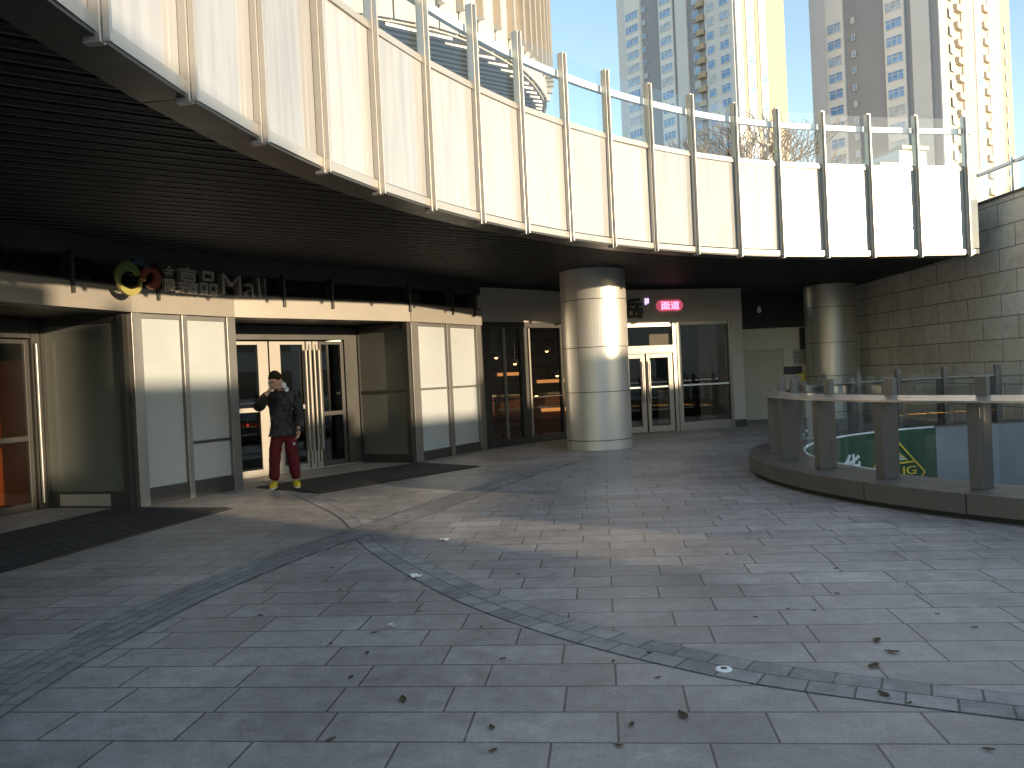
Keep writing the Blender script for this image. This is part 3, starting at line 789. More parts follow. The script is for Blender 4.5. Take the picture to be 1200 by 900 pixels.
# dining room behind the glass
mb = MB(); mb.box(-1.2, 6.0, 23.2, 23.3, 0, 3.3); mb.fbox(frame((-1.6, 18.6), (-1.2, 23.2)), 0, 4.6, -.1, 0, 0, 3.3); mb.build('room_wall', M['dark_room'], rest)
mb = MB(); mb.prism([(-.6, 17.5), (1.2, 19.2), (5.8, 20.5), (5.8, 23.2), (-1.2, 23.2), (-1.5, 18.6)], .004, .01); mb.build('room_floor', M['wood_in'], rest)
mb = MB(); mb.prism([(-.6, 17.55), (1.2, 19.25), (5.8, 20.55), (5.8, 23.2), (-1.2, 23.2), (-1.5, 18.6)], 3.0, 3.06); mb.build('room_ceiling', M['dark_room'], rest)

# restaurant sign: dark brush character, lit pill with two characters, strokes below
rs = thing('restaurant_sign', tuple(FR(2.4, .05, 2.9)), 'lit red and pink sign with a dark brush character above the restaurant doors', 'sign')
mb = MB(); text_fit(mb, FR, '岳', 1.66, 2.12, 2.78, 3.28, .036, .03, .03); mb.build('brush_character', M['black_metal'], rs)
mb = MB()
cu0, cu1, cz, rr = 2.62, 3.06, 3.085, .135
seg = []
for k in range(13): a = R(90) + math.pi * k / 12; seg.append((cu0 + rr * math.cos(a), cz + rr * math.sin(a)))
for k in range(13): a = R(-90) + math.pi * k / 12; seg.append((cu1 + rr * math.cos(a), cz + rr * math.sin(a)))
i0 = len(mb.v); mb.face([FR(u, .07, z) for u, z in seg]); 
for k in range(len(seg)):
    a, b = seg[k], seg[(k + 1) % len(seg)]; mb.face([FR(a[0], .032, a[1]), FR(b[0], .032, b[1]), FR(b[0], .07, b[1]), FR(a[0], .07, a[1])])
mb.build('lit_pill', M['red_light'], rs)
mb = MB(); text_fit(mb, FR, '面道', 2.60, 3.09, 2.985, 3.185, .075, .01, .004); mb.build('lettering', M['pink_light'], rs)
mb = MB(); mb.fbox(FR, 2.19, 2.23, .032, .05, 3.12, 3.27); mb.fbox(FR, 2.25, 2.29, .032, .05, 3.15, 3.27); mb.build('small_mark', M['violet_light'], rs)
mb = MB()
for k, h in enumerate((.05, .09, .04, .07, .05, .05, .09, .09, .05, .06, .05, .06)):
    mb.fbox(FR, 2.50 + k * .055, 2.522 + k * .055, .032, .045, 2.80, 2.80 + h)
mb.build('latin_strokes', M['alu'], rs)

# furniture inside the restaurant
def dining_table(x, y, label):
    t = thing('dining_table', (x, y, .01), label, 'table', 'tables inside the restaurant')
    mb = MB(); mb.box(x - .45, x + .45, y - .35, y + .35, .72, .76); mb.build('tabletop', M['plaster'], t, bevel=.008)
    for sx in (-1, 1):
        for sy in (-1, 1):
            mb = MB(); mb.box(x + sx * .39 - .025, x + sx * .39 + .025, y + sy * .29 - .025, y + sy * .29 + .025, .01, .718); mb.build('leg', M['wood_in'], t)
    return t
dining_table(1.05, 20.0, 'wooden table inside the restaurant beside the wide window mullion')
dining_table(.1, 19.6, 'wooden table deep inside the restaurant behind its first window')
def stool(x, y, label):
    t = thing('stool', (x, y, .01), label, 'stool', 'stools inside the restaurant')
    mb = MB(); mb.box(x - .18, x + .18, y - .18, y + .18, .42, .46); mb.build('seat', M['plaster'], t, bevel=.01)
    for sx in (-1, 1):
        for sy in (-1, 1):
            mb = MB(); mb.tube((x + sx * .15, y + sy * .15, .01), (x + sx * .13, y + sy * .13, .42), .018); mb.build('leg', M['wood_in'], t)
stool(-.05, 18.35, 'low pale stool at the left end of the restaurant window')
stool(1.3, 19.55, 'low pale stool under the wide restaurant window')
def pendant(x, y, z, label):
    t = thing('pendant_lamp', (x, y, 3.0), label, 'lamp', 'pendant lamps in the restaurant')
    mb = MB(); mb.tube((x, y, z + .12), (x, y, 3.0), .006, n=6); mb.build('cord', M['black_metal'], t)
    mb = MB(); mb.lathe((x, y, z), [(.13, 0), (.12, .05), (.05, .11), (.015, .13)], 14); mb.build('lamp_shade', M['black_metal'], t, smooth=True)
    mb = MB(); mb.lathe((x, y, z - .035), [(.01, 0), (.035, .015), (.035, .03)], 10); mb.build('bulb', M['warm_lamp'], t, smooth=True)
ct = thing('service_counter', (.6, 21.6, .01), 'long wooden counter with a glowing orange shelf at the back of the restaurant', 'counter')
mb = MB(); mb.box(-.6, 1.9, 21.5, 22.0, .01, 1.0); mb.build('front', M['wood_in'], ct)
mb = MB(); mb.box(-.65, 1.95, 21.45, 22.05, 1.003, 1.05); mb.build('worktop', M['plaster'], ct)
for k, (x0, x1, z0) in enumerate(((-.4, .5, 1.55), (.7, 1.7, 1.3), (.7, 1.6, .55))):
    mb = MB(); mb.box(x0, x1, 21.40 if z0 < 1 else 22.6, 21.43 if z0 < 1 else 22.63, z0, z0 + .09); mb.build('glowing_shelf', M['warm_panel'], ct)
for x, y, z, l in ((.35, 19.5, 1.35, 'low pendant lamp glowing near the centre of the restaurant window'), (.62, 20.9, 1.0, 'lowest pendant lamp glowing behind the window rail'), (-.35, 19.2, 2.0, 'dark pendant lamp glowing at the left edge of the restaurant window'), (.1, 20.4, 1.85, 'dark pendant lamp glowing behind the slim white mullion'),
                   (.95, 21.0, 2.15, 'dark pendant lamp glowing beside the round column'), (1.15, 20.3, 1.5, 'low dark pendant lamp hanging over the table by the column')):
    pendant(x, y, z, l)

# ------------------------------------------------------------------ round columns
def column(x, y, label, zs):
    t = thing('round_column', (x, y, 0), label, 'column', 'metal clad columns under the walkway')
    mb = MB(); mb.lathe((x, y, 0), [(.645, -.002), (.645, 3.64)], 48); mb.build('core', M['joint'], t, smooth=True)
    for z0, z1 in zip(zs[:-1], zs[1:]):
        mb = MB(); n = 64; s0 = math.radians(203)
        for k in range(n):
            a, b = s0 + .008 + (2 * math.pi - .016) * k / n, s0 + .008 + (2 * math.pi - .016) * (k + 1) / n
            rr = .66 if z0 > 0 else .668
            q = [(x + rr * math.cos(a), y + rr * math.sin(a)), (x + rr * math.cos(b), y + rr * math.sin(b))]
            mb.face([(*q[0], z0 + .007), (*q[1], z0 + .007), (*q[1], z1 - .007), (*q[0], z1 - .007)])
        mb.build('cladding', M['column'], t, smooth=True)
    return t
column(1.72, 16.28, 'silver metal clad round column between the mall and restaurant windows', [0, .2, 1.15, 2.03, 2.97, 3.62])
column(8.68, 21.75, 'silver metal clad round column against the beige stone wall', [0, .2, 1.15, 2.03, 2.97, 3.62])

# ------------------------------------------------------------------ service wall
sv = thing('service_wall', (7.2, 22.3, 0), 'plain beige service wall with a flush door between restaurant and far column', 'wall')
mb = MB(); mb.box(6.26, 6.42, 22.3, 22.5, 0, 2.52); mb.box(7.56, 9.66, 22.3, 22.5, 0, 2.52); mb.box(6.42, 7.56, 22.3, 22.5, 1.95, 2.52); mb.box(6.3, 9.6, 22.42, 22.52, -.01, 2.53); mb.build('wall', M['service'], sv)
mb = MB(); mb.box(6.43, 7.55, 22.32, 22.36, .005, 1.94); dr = mb.build('door', M['service_door'], sv)
mb = MB(); mb.box(7.08, 7.16, 22.30, 22.318, .70, .86); mb.tube((7.09, 22.29, .80), (7.2, 22.28, .80), .012); mb.build('handle', M['steel'], dr)
mb = MB(); mb.box(6.0, 9.66, 23.3, 23.4, 2.4, 3.64); mb.build('dark_back', M['soffit'], sv)
mb = MB(); mb.box(7.55, 8.05, 22.285, 22.298, 1.22, 1.44); mb.build('vent_grille', M['alu_dark'], sv)
mb = MB(); mb.box(8.02, 8.14, 22.2, 22.296, 1.9, 2.5); mb.build('duct', M['alu_dark'], sv)
nb = thing('notice_board', (7.95, 22.29, 1.5), 'pale notice sheet with rows of small prints on the beige service wall', 'notice')
mb = MB(); mb.box(7.82, 8.22, 22.28, 22.296, 1.48, 1.9); mb.build('sheet', M['plaster'], nb)
mb = MB()
for i in range(4):
    for j in range(3):
        mb.box(7.85 + i * .09, 7.91 + i * .09, 22.276, 22.2795, 1.78 - j * .12, 1.86 - j * .12)
mb.build('print', M['grey_ink'], nb)
ys = thing('yellow_sign', (7.95, 21.9, 0), 'small yellow floor sign standing before the beige service wall', 'sign')
mb = MB(); mb.box(7.78, 7.98, 21.9, 21.93, 1.0, 1.24); mb.build('panel', M['yellow'], ys)
mb = MB(); mb.tube((7.88, 21.92, .02), (7.88, 21.92, 1.0), .018); mb.lathe((7.88, 21.92, 0), [(.17, 0), (.16, .03), (.03, .04)]); mb.build('stand', M['black_metal'], ys)
hl = thing('hanging_lamp', (6.75, 21.6, 3.6), 'small white lamp hanging in the dark gap above the service door', 'lamp')
mb = MB(); mb.tube((6.72, 21.6, 3.1), (6.72, 21.6, 3.6), .008, n=6); mb.build('cord', M['black_metal'], hl)
mb = MB(); mb.lathe((6.72, 21.6, 2.92), [(.03, 0), (.06, .05), (.05, .13), (.02, .18)], 12); mb.build('lamp_body', M['white'], hl, smooth=True)

# ------------------------------------------------------------------ stone wall on the right, with its glass rail
sw = thing('stone_wall', (9.8, 18.5, 0), 'tall beige stone block wall right of the far column', 'wall')
FT = frame((9.64, 22.9), (10.03, 15.34))
FT2 = frame((10.03, 15.34), (17.0, 16.2))
mb = MB(); a = [FT(0, 0, 0), FT(FT.L, 0, 0), FT(FT.L, -.5, 0), FT(0, -.5, 0)]
mb.hexa([FT(0, 0, -.2), FT(FT.L, 0, -.2), FT(FT.L, -.5, -.2), FT(0, -.5, -.2), FT(0, 0, 4.66), FT(FT.L, 0, 4.66), FT(FT.L, -.5, 4.66), FT(0, -.5, 4.66)])
mb.build('wall', M['stone'], sw)
mb = MB(); mb.fbox(FT2, .505, FT2.L, -.5, -.003, -.2, 4.66); mb.build('return_wall', M['concrete'], sw)
mb = MB(); mb.fbox(FT, 0, FT.L + .03, -.52, .03, 4.663, 4.71); mb.build('coping', M['kerb'], sw)
gr = thing('wall_guard_rail', tuple(FT(7, -.2, 4.71)), 'glass guard rail with grey posts on top of the stone wall', 'railing')
for u in (5.75, 6.9):
    mb = MB(); mb.fbox(FT, u - .03, u + .03, -.26, -.14, 4.712, 5.42); mb.build('post', M['alu'], gr)
for u in (5.78, 6.93):
    mb = MB(); mb.fbox(FT, u + .01, min(u + 1.08, 7.5), -.205, -.195, 4.74, 5.3); mb.build('glass_pane', M['guard'], gr)
mb = MB(); mb.fbox(FT, 5.4, 7.54, -.24, -.16, 5.31, 5.37); mb.build('handrail', M['white'], gr)

# ------------------------------------------------------------------ door mats
def mat_thing(name, c, du, dvv, lu, lv, label):
    c = Vector(c); du = Vector(du).normalized(); dvv = Vector((-du.y, du.x))
    o = thing(name, (c.x, c.y, .012), label, 'doormat')
    p = [c, c + du * lu, c + du * lu + dvv * lv, c + dvv * lv]
    mb = MB(); mb.hexa([(*q, .009) for q in p] + [(*q, .022) for q in p]); mb.uv[1] = [(0, 0), (lu, 0), (lu, lv), (0, lv)]; mb.build('pile', M['mat'], o)
    pe = .05; q2_ = [c - du * pe - dvv * pe, c + du * (lu + pe) - dvv * pe, c + du * (lu + pe) + dvv * (lv + pe), c - du * pe + dvv * (lv + pe)]
    mb = MB(); mb.hexa([(*q, .0) for q in q2_] + [(*(q + (c + du * lu / 2 + dvv * lv / 2 - q) * .03), .015) for q in q2_]); mb.build('rubber_edge', M['black_metal'], o)
mat_thing('door_mat', (-2.84, 11.42), (.66, .75), None, 3.3, 1.55, 'dark grey entrance mat under the man at the mall doors')
mat_thing('door_mat', (-4.95, 6.3), (.285, .957), None, 4.25, 1.75, 'dark grey entrance mat along the left doors')

# ------------------------------------------------------------------ small things on the paving
LV = [(1.7, 6.58), (2.34, 5.96), (2.09, 5.32), (1.67, 5.04), (1.42, 4.9), (1.81, 4.98), (.68, 4.37), (.47, 4.27), (1.93, 4.39), (1.93, 4.21), (1.75, 4.03), (2.55, 4.53), (2.48, 4.8), (1.64, 3.68), (1.71, 3.58), (.69, 3.56),
      (.45, 3.49), (-.02, 6.25), (.66, 4.01), (.45, 7.89), (-1.58, 6.75), (-1.36, 6.02), (-1.78, 5.44), (-1.15, 4.78), (-.9, 4.58), (-.92, 4.95), (-.92, 4.21), (-.6, 3.88), (-.86, 3.48), (-.39, 7.52), (-.69, 5.36), (-.26, 4.97), (-.12, 4.38), (-.16, 3.53), (-.15, 3.31), (.37, 3.3), (1.79, 3.12)]
big = {8, 9, 10, 13, 15, 27}
def leaf_proto(seed):
    rnd = random.Random(seed); mb = MB(); n = 7
    rows = []
    for i in range(n):
        t = i / (n - 1); wd = .26 * math.sin(math.pi * (.06 + .88 * t)) * rnd.uniform(.8, 1.15)
        zc = .13 * (t - .5) ** 2 * 2 + rnd.uniform(0, .03)
        rows.append([(t - .5 + rnd.uniform(-.02, .02), -wd, zc + .10 * rnd.uniform(.5, 1.3)), (t - .5, 0, zc), (t - .5, wd, zc + .10 * rnd.uniform(.5, 1.3))])
    for i in range(n - 1):
        for j in (0, 1):
            mb.face([rows[i][j], rows[i + 1][j], rows[i + 1][j + 1], rows[i][j + 1]])
    mb.tube((-.5, 0, .03), (-.75, .05, .02), .012, .008, n=5)
    return mb
protos = []
for sd_ in range(4):
    o = leaf_proto(sd_).build('dry_leaf', M['leaf']); protos.append(o)
for i, (x, y) in enumerate(LV):
    o = protos[i] if i < 4 else protos[i % 4].copy()
    if i >= 4: COL.objects.link(o)
    s_ = (.075 if i in big else random.uniform(.03, .05))
    o.scale = (s_, s_, s_ * .8); o.location = (x, y, .004); o.rotation_euler = (0, 0, random.uniform(0, 6.3))
    tag(o, 'dark curled dry leaf lying on the grey paving', 'leaf', 'dry leaves scattered on the paving')
def scrap(x, y, s_, label):
    o = thing('paper_scrap', (x, y, .004), label, 'litter')
    mb = MB(); rnd = random.Random(int(x * 100))
    for k in range(3):
        a = k * 2.1; c = Vector((x + .3 * s_ * math.cos(a), y + .3 * s_ * math.sin(a)))
        q = [c + Vector((s_ * rnd.uniform(.3, .6) * math.cos(a + b), s_ * rnd.uniform(.3, .6) * math.sin(a + b))) for b in (0, 1.6, 3.1, 4.7)]
        mb.face([(*p_, .006 + k * .004 + rnd.uniform(0, .02)) for p_ in q])
    mb.build('sheet', M['paper'], o)
scrap(-.72, 7.67, .09, 'crumpled white paper scrap near the crossing of the sett bands')
scrap(-.82, 6.3, .08, 'crumpled white paper scrap on the curved sett band')
scrap(-.83, 5.05, .05, 'tiny white paper scrap on the slabs left of the curved band')
gd = thing('ground_stud', (1.01, 4.08, .004), 'round white metal stud set in the curved sett band', 'ground stud')
mb = MB(); mb.lathe((1.01, 4.08, .004), [(.042, 0), (.040, .005), (.024, .007)], 24); mb.build('rim', M['white'], gd, smooth=True)
mb = MB(); mb.lathe((1.01, 4.08, .0112), [(.018, 0), (.015, .002)], 20); mb.build('lens', M['alu_dark'], gd)

# ------------------------------------------------------------------ apartment towers behind
FLH = 2.9
def win_mesh(w_, h_, name='window'):
    """A window: white frame with mullions, blue pane recessed; local frame x along, y out, z up."""
    mb = MB(); I = lambda u, d, z: Vector((u, -d, z))
    mb.cur = 1; mb.fbox(I, .08, w_ - .08, 0, .04, .08, h_ - .08)
    mb.cur = 0
    mb.fbox(I, 0, w_, 0, .10, 0, .08); mb.fbox(I, 0, w_, 0, .10, h_ - .08, h_); mb.fbox(I, 0, .08, 0, .10, .08, h_ - .08); mb.fbox(I, w_ - .08, w_, 0, .10, .08, h_ - .08)
    n = max(1, int(w_ / .9))
    for k in range(1, n):
        u = w_ * k / n; mb.fbox(I, u - .04, u + .04, 0, .09, .08, h_ - .08)
    if w_ > 1.2: mb.fbox(I, .08, w_ - .08, 0, .085, h_ * .64, h_ * .64 + .07)
    return mb.build(name, [M['tower_white'], M['tower_glass']])
def tower(corner, lenL, lenR, dL, dR, H, cols, pil, balc, label, z_vis, sc):
    C = Vector(corner); pL = C + Vector(dL) * lenL; pR = C + Vector(dR) * lenR
    t = thing('apartment_tower', (C.x, C.y, 0), label, 'tower')
    FL_ = frame(tuple(pL), tuple(C)); FRt = frame(tuple(C), tuple(pR))
    bk = pL + Vector(dR) * lenR
    mb = MB(); mb.prism([tuple(pL), tuple(C), tuple(pR), tuple(bk)], 0, H); mb.build('wall', M['tower_grey'], t)
    for side, u0, u1, d, mat in pil:
        Fm = FL_ if side == 'L' else FRt
        mb = MB(); mb.fbox(Fm, u0, u1, -.02, d, 0, H - .1); mb.build('wall_panel', M[mat], t)
    rest_mb = MB(); protos_ = {}
    floors = int(H / FLH)
    for side, u0, w_, h_, d, spandrel in cols:
        Fm = FL_ if side == 'L' else FRt
        ang = math.atan2(Fm.d.y, Fm.d.x)
        if spandrel:
            mb = MB(); mb.fbox(Fm, u0 - .3, u0 + w_ + .3, d - .6, d, 0, H - .2); mb.build('bay', M['tower_white'], t)
        for k in range(floors):
            z = k * FLH + FLH - h_ - .05
            if not (z_vis[0] < z < z_vis[1]):
                continue
            key = (w_, h_)
            if key not in protos_:
                o = win_mesh(w_, h_); protos_[key] = o
            else:
                o = protos_[key].copy(); COL.objects.link(o)
            o.parent = t; pos = Fm(u0, d + .01, z) - t.location
            o.location = pos; o.rotation_euler = (0, 0, ang)
    for side, u0, u1, d, mat in balc:
        Fm = FL_ if side == 'L' else FRt
        for k in range(floors):
            if z_vis[0] - 2 < k * FLH < z_vis[1]:
                mb = MB(); mb.fbox(Fm, u0, u1, .0, d, k * FLH + .1, k * FLH + 1.1); mb.fbox(Fm, u0 - .1, u1 + .1, 0, d + .1, k * FLH - .05, k * FLH + .095)
                mb.build('balcony', M[mat], t)
    t.location = Vector((C.x * sc, C.y * sc, 0)); t.scale = (sc, sc, sc)
    return t
dL, dR = (-.64, .77), (.77, .64)
nL = 30.8
f1 = lambda px: nL - (860 - px) * .2232       # metres along the left face from its far end
tower((47.5, 160), 30.8, 17.7, dL, dR, 93,
      [('L', f1(735), 3.6, 1.7, .5, True), ('L', f1(755), .9, 1.1, .1, False), ('L', f1(778), 3.0, 1.7, .5, True), ('L', f1(815), 1.5, 1.6, .05, False), ('L', f1(831), 1.7, 1.6, .35, False), ('L', f1(845), 2.2, 1.6, .35, False),
       ('R', 3.6, 2.2, 1.7, .4, True), ('R', 8.2, 1.8, 1.7, .4, True), ('R', 12.6, .7, 1.2, .05, False)],
      [('L', f1(723), f1(733), .3, 'tower_light'), ('L', f1(734), f1(754), .15, 'tower_light'), ('L', f1(776), f1(792), .2, 'tower_light'), ('L', f1(796), f1(809), .4, 'tower_light'), ('L', f1(829), f1(859), .3, 'tower_light'),
       ('R', -.02, 2.0, .25, 'tower_light'), ('R', 2.0, 3.0, .3, 'tower_ochre'), ('R', 3.0, 17.6, .15, 'tower_cream'), ('R', 6.6, 7.6, .3, 'tower_ochre'), ('R', 11, 17.65, .22, 'tower_ochre')],
      [('L', f1(821), f1(828), .9, 'tower_ochre')], 'tall grey and cream apartment tower left of the other, balconies up its corner', (30, 82), .94)
g1 = lambda px: 21.9 - (1098 - px) * .146
tower((71.3, 130), 21.9, 31., dL, dR, 93,
      [('L', g1(971), 2.6, 1.7, .5, True), ('L', g1(1000), .7, 1.1, .15, False), ('L', g1(1042), 2.7, 1.7, .5, True),
       ('R', 3.0, 1.6, 1.6, .5, False), ('R', 9.5, 1.6, 1.6, .3, False), ('R', 14.0, 2.4, 1.7, .5, True), ('R', 20.0, 2.6, 1.7, .5, True), ('R', 27.6, .8, 1.3, .35, False)],
      [('L', g1(948), g1(969), .3, 'tower_light'), ('L', g1(970), g1(990), .2, 'tower_light'), ('L', g1(1040), g1(1061), .2, 'tower_light'), ('L', g1(1070), g1(1089), .35, 'tower_light'),
       ('R', -.02, 2.4, .2, 'tower_light'), ('R', 2.4, 8.0, .25, 'tower_cream'), ('R', 8.0, 12.6, .5, 'tower_cream'), ('R', 12.6, 26, .3, 'tower_cream'), ('R', 26, 30.9, .25, 'tower_ochre')],
      [('R', 5.4, 7.4, .9, 'tower_cream'), ('R', 17.2, 19.0, .8, 'tower_cream')], 'tall grey and cream apartment tower at the right edge with blue window columns', (16, 62), 1.154)

# low building and bare trees beyond the walkway guard
lb = thing('low_building', (33, 70, 0), 'low pale building with a stepped roof beyond the walkway guard', 'building')
Fl = frame((32.5, 75), (42, 78))
mb = MB(); mb.fbox(Fl, 0, 2.6, -9, 0, 0, 17.6); mb.fbox(Fl, 2.6, 5.4, -9, .5, 0, 19.4); mb.fbox(Fl, 5.4, 8.6, -8, .2, 0, 21.2); mb.build('wall', M['tower_light'], lb)
mb = MB(); mb.fbox(Fl, -.1, 2.6, -9.2, .3, 17.62, 18.0); mb.fbox(Fl, 2.6, 5.5, -9.2, .8, 19.42, 19.8); mb.fbox(Fl, 5.5, 8.7, -8.2, .5, 21.22, 21.6); mb.build('roof_edge', M['concrete'], lb)
for u0, d0 in ((.6, 0), (3.2, .5), (6.2, .2)):
    for zz in (9.6, 12.6, 15.4):
        mb = MB(); mb.fbox(Fl, u0, u0 + 1.4, d0, d0 + .08, zz, zz + 1.5); mb.build('window', M['tower_glass'], lb)
def bare_tree(x, y, h, seed, label):
    rnd = random.Random(seed); t = thing('bare_tree', (x, y, 0), label, 'tree')
    mb = MB(); mb.tube((x, y, -.05), (x + .1, y, h * .45), .22, .14, 8); mb.build('trunk', M['bark'], t, smooth=True)
    mb = MB()
    def grow(p, d, ln, r_, lev):
        q = p + d * ln; mb.tube(p, q, max(r_, .022), max(r_ * .65, .018), 5 if lev < 3 else 4, cap=False)
        if lev >= 5: return
        for k in range(3 if lev < 3 else 2):
            nd = (d + Vector((rnd.uniform(-.8, .8), rnd.uniform(-.8, .8), rnd.uniform(-.15, .45)))).normalized()
            grow(p.lerp(q, rnd.uniform(.55, 1.0)), nd, ln * rnd.uniform(.6, .8), r_ * .6, lev + 1)
    base = Vector((x + .1, y, h * .42))
    for k in range(4):
        grow(base, Vector((rnd.uniform(-.6, .6), rnd.uniform(-.6, .6), .9)).normalized(), h * .2, .10, 0)
    mb.build('crown', M['bark'], t)
bare_tree(15.3, 46, 18.5, 3, 'leafless tree behind the walkway glass left of the second tower')
bare_tree(12.6, 44, 16.5, 5, 'leafless tree in front of the bright side of the first tower')

# ------------------------------------------------------------------ unseen blocks added behind the camera to shade the plaza
u_ = -SUN_AZ.normalized(); v_ = Vector((-u_.y, u_.x)) * -1       # u_: along the light, v_: to the right of it seen from above
v_ = Vector((u_.y, -u_.x))
def lsx(l, s): q = u_ * s + v_ * l; return (q.x, q.y)
ac = thing('sun_blocker_row', (*lsx(0, -25), 0), 'unseen row of blocks added to shade the plaza, with stepped parapets and window bays', 'building')
ROW = [(-40, -1.0, [(0, 7.3)]), (-1.0, 4.45, [(0, 7.5)]), (4.45, 4.95, [(0, 4.9)]), (4.95, 5.22, [(0, 5.2)]), (5.22, 5.6, [(0, 7.3)]), (5.6, 5.75, [(0, 6.3)]), (5.75, 6.9, [(0, 3.6), (4.65, 6.3)]), (6.9, 8.2, [(0, 4.03), (4.42, 6.3)]),
       (8.2, 8.9, [(0, 4.07), (4.46, 4.8)]), (8.9, 10.6, [(0, 5.7)]), (10.6, 13.2, [(0, 5.4)]), (13.2, 14.35, [(0, 6.15)]), (14.35, 21, [(0, 5.5)]), (21, 30, [(0, 6.5)]), (30, 60, [(0, 7.4)])]  # heights and slits shaped to cast shadow edges and sun streaks, one for reflected light
for l0, l1, iv in ROW:
    h = iv[-1][1]
    Fm = frame(lsx(l0, -25), lsx(l1, -25))
    if Fm.n.dot(Vector((*u_, 0))) < 0: Fm = frame(lsx(l1, -25), lsx(l0, -25))
    for z0, z1 in iv:
        dep = 7 if len(iv) == 1 else .5
        mb = MB(); mb.fbox(Fm, .002, Fm.L - .002, -dep, 0, z0, z1 - .12); mb.build('wall', M['concrete'], ac)
        mb = MB(); mb.fbox(Fm, .002, Fm.L - .002, -dep - .1, .08, z1 - .118, z1); mb.build('parapet', M['kerb'], ac)
    k = .8
    while k + 1.6 < Fm.L and h > 3:
        mb = MB(); mb.fbox(Fm, k, k + 1.6, 0, .06, .9, 2.6); 
        if h > 6: mb.fbox(Fm, k, k + 1.6, 0, .06, 3.9, 5.6)
        mb.build('window', M['blocker_glass'], ac); k += 2.6

# ------------------------------------------------------------------ the man
def skin_mesh(joints, bones, sub=2, root=0):
    me = bpy.data.meshes.new('sk'); me.from_pydata([j[0] for j in joints], bones, [])
    o = bpy.data.objects.new('sk', me); COL.objects.link(o)
    md = o.modifiers.new('s', 'SKIN'); md.use_smooth_shade = True; md.branch_smoothing = .5
    o.modifiers.new('ss', 'SUBSURF').levels = sub; o.modifiers['ss'].render_levels = sub
    sv_ = me.skin_vertices[0].data
    for i, j in enumerate(joints):
        rr = j[1]; sv_[i].radius = rr if isinstance(rr, tuple) else (rr, rr)
        sv_[i].use_root = (i == root)
    out = bpy.data.meshes.new_from_object(o.evaluated_get(bpy.context.evaluated_depsgraph_get()))
    bpy.data.objects.remove(o)
    return out
PX, PY = -3.49, 12.13
pose = Matrix.Translation((PX, PY, .022)) @ Matrix.Rotation(R(14), 4, 'Z')   # local: x to the picture's right, y away, z up
man = thing('person', (PX, PY, .022), 'man in black jacket and maroon trousers holding a hand to his lowered face', 'person')
ID = pose
# body: pelvis, spine, neck, head, both arms and legs as one surface
J = [((0, 0, .92), (.11, .085)), ((0, .01, 1.10), (.11, .08)), ((-.01, .02, 1.30), (.12, .085)), ((-.015, .015, 1.43), (.08, .07)), ((-.03, -.005, 1.52), (.055, .058)),
     ((-.05, -.045, 1.575), (.068, .075)), ((-.065, -.055, 1.655), (.078, .088)), ((-.068, -.045, 1.70), (.055, .065)),
     ((-.17, .01, 1.41), .045), ((-.33, -.03, 1.21), .036), ((-.215, -.17, 1.40), .036), ((-.165, -.185, 1.475), .028),
     ((.15, .02, 1.41), .045), ((.235, .05, 1.16), .036), ((.235, -.02, .93), .032), ((.225, -.04, .865), .03),
     ((-.09, 0, .86), .085), ((-.135, -.02, .48), .058), ((-.155, .03, .09), .045), ((.09, 0, .86), .085), ((.13, -.02, .48), .058), ((.16, .03, .09), .045)]
Bn = [(0, 1), (1, 2), (2, 3), (3, 4), (4, 5), (5, 6), (6, 7), (2, 8), (8, 9), (9, 10), (10, 11), (2, 12), (12, 13), (13, 14), (14, 15), (0, 16), (16, 17), (17, 18), (0, 19), (19, 20), (20, 21)]
body = MB(); body.mesh(skin_mesh(J, Bn), ID)
def hand(mb, wrist, palm, dirv, side, curl):
    """Palm and five fingers as short tapered chains rooted in the palm."""
    wrist, palm, dirv, side, curl = Vector(wrist), Vector(palm), Vector(dirv).normalized(), Vector(side).normalized(), Vector(curl).normalized()
    j = [(tuple(wrist), (.028, .022)), (tuple(palm), (.040, .018)), (tuple(palm + dirv * .035), (.040, .016))]
    mb.mesh(skin_mesh(j, [(0, 1), (1, 2)]), ID)
    for k, ln in enumerate((.072, .08, .075, .058)):
        b0 = palm + dirv * .03 + side * (.03 - .02 * k); b1 = b0 + dirv * ln * .5 + curl * .008; b2 = b1 + (dirv * .55 + curl * .8).normalized() * ln * .4; b3 = b2 + (dirv * .1 + curl).normalized() * ln * .3
        mb.mesh(skin_mesh([(tuple(b0), .0095), (tuple(b1), .009), (tuple(b2), .008), (tuple(b3), .0065)], [(0, 1), (1, 2), (2, 3)], 1), ID)
    t0 = palm - dirv * .015 + side * .03; t1 = t0 + (dirv * .5 + side * .8).normalized() * .035; t2 = t1 + (dirv * .8 + side * .1 + curl * .5).normalized() * .032
    mb.mesh(skin_mesh([(tuple(t0), .012), (tuple(t1), .0105), (tuple(t2), .008)], [(0, 1), (1, 2)], 1), ID)
hand(body, (-.18, -.18, 1.455), (-.15, -.18, 1.50), (.25, .08, .96), (.75, -.4, -.2), (.5, .75, .0))
hand(body, (.228, -.035, .86), (.222, -.045, .81), (-.05, -.12, -1), (-.5, -.85, 0), (-.75, .45, 0))
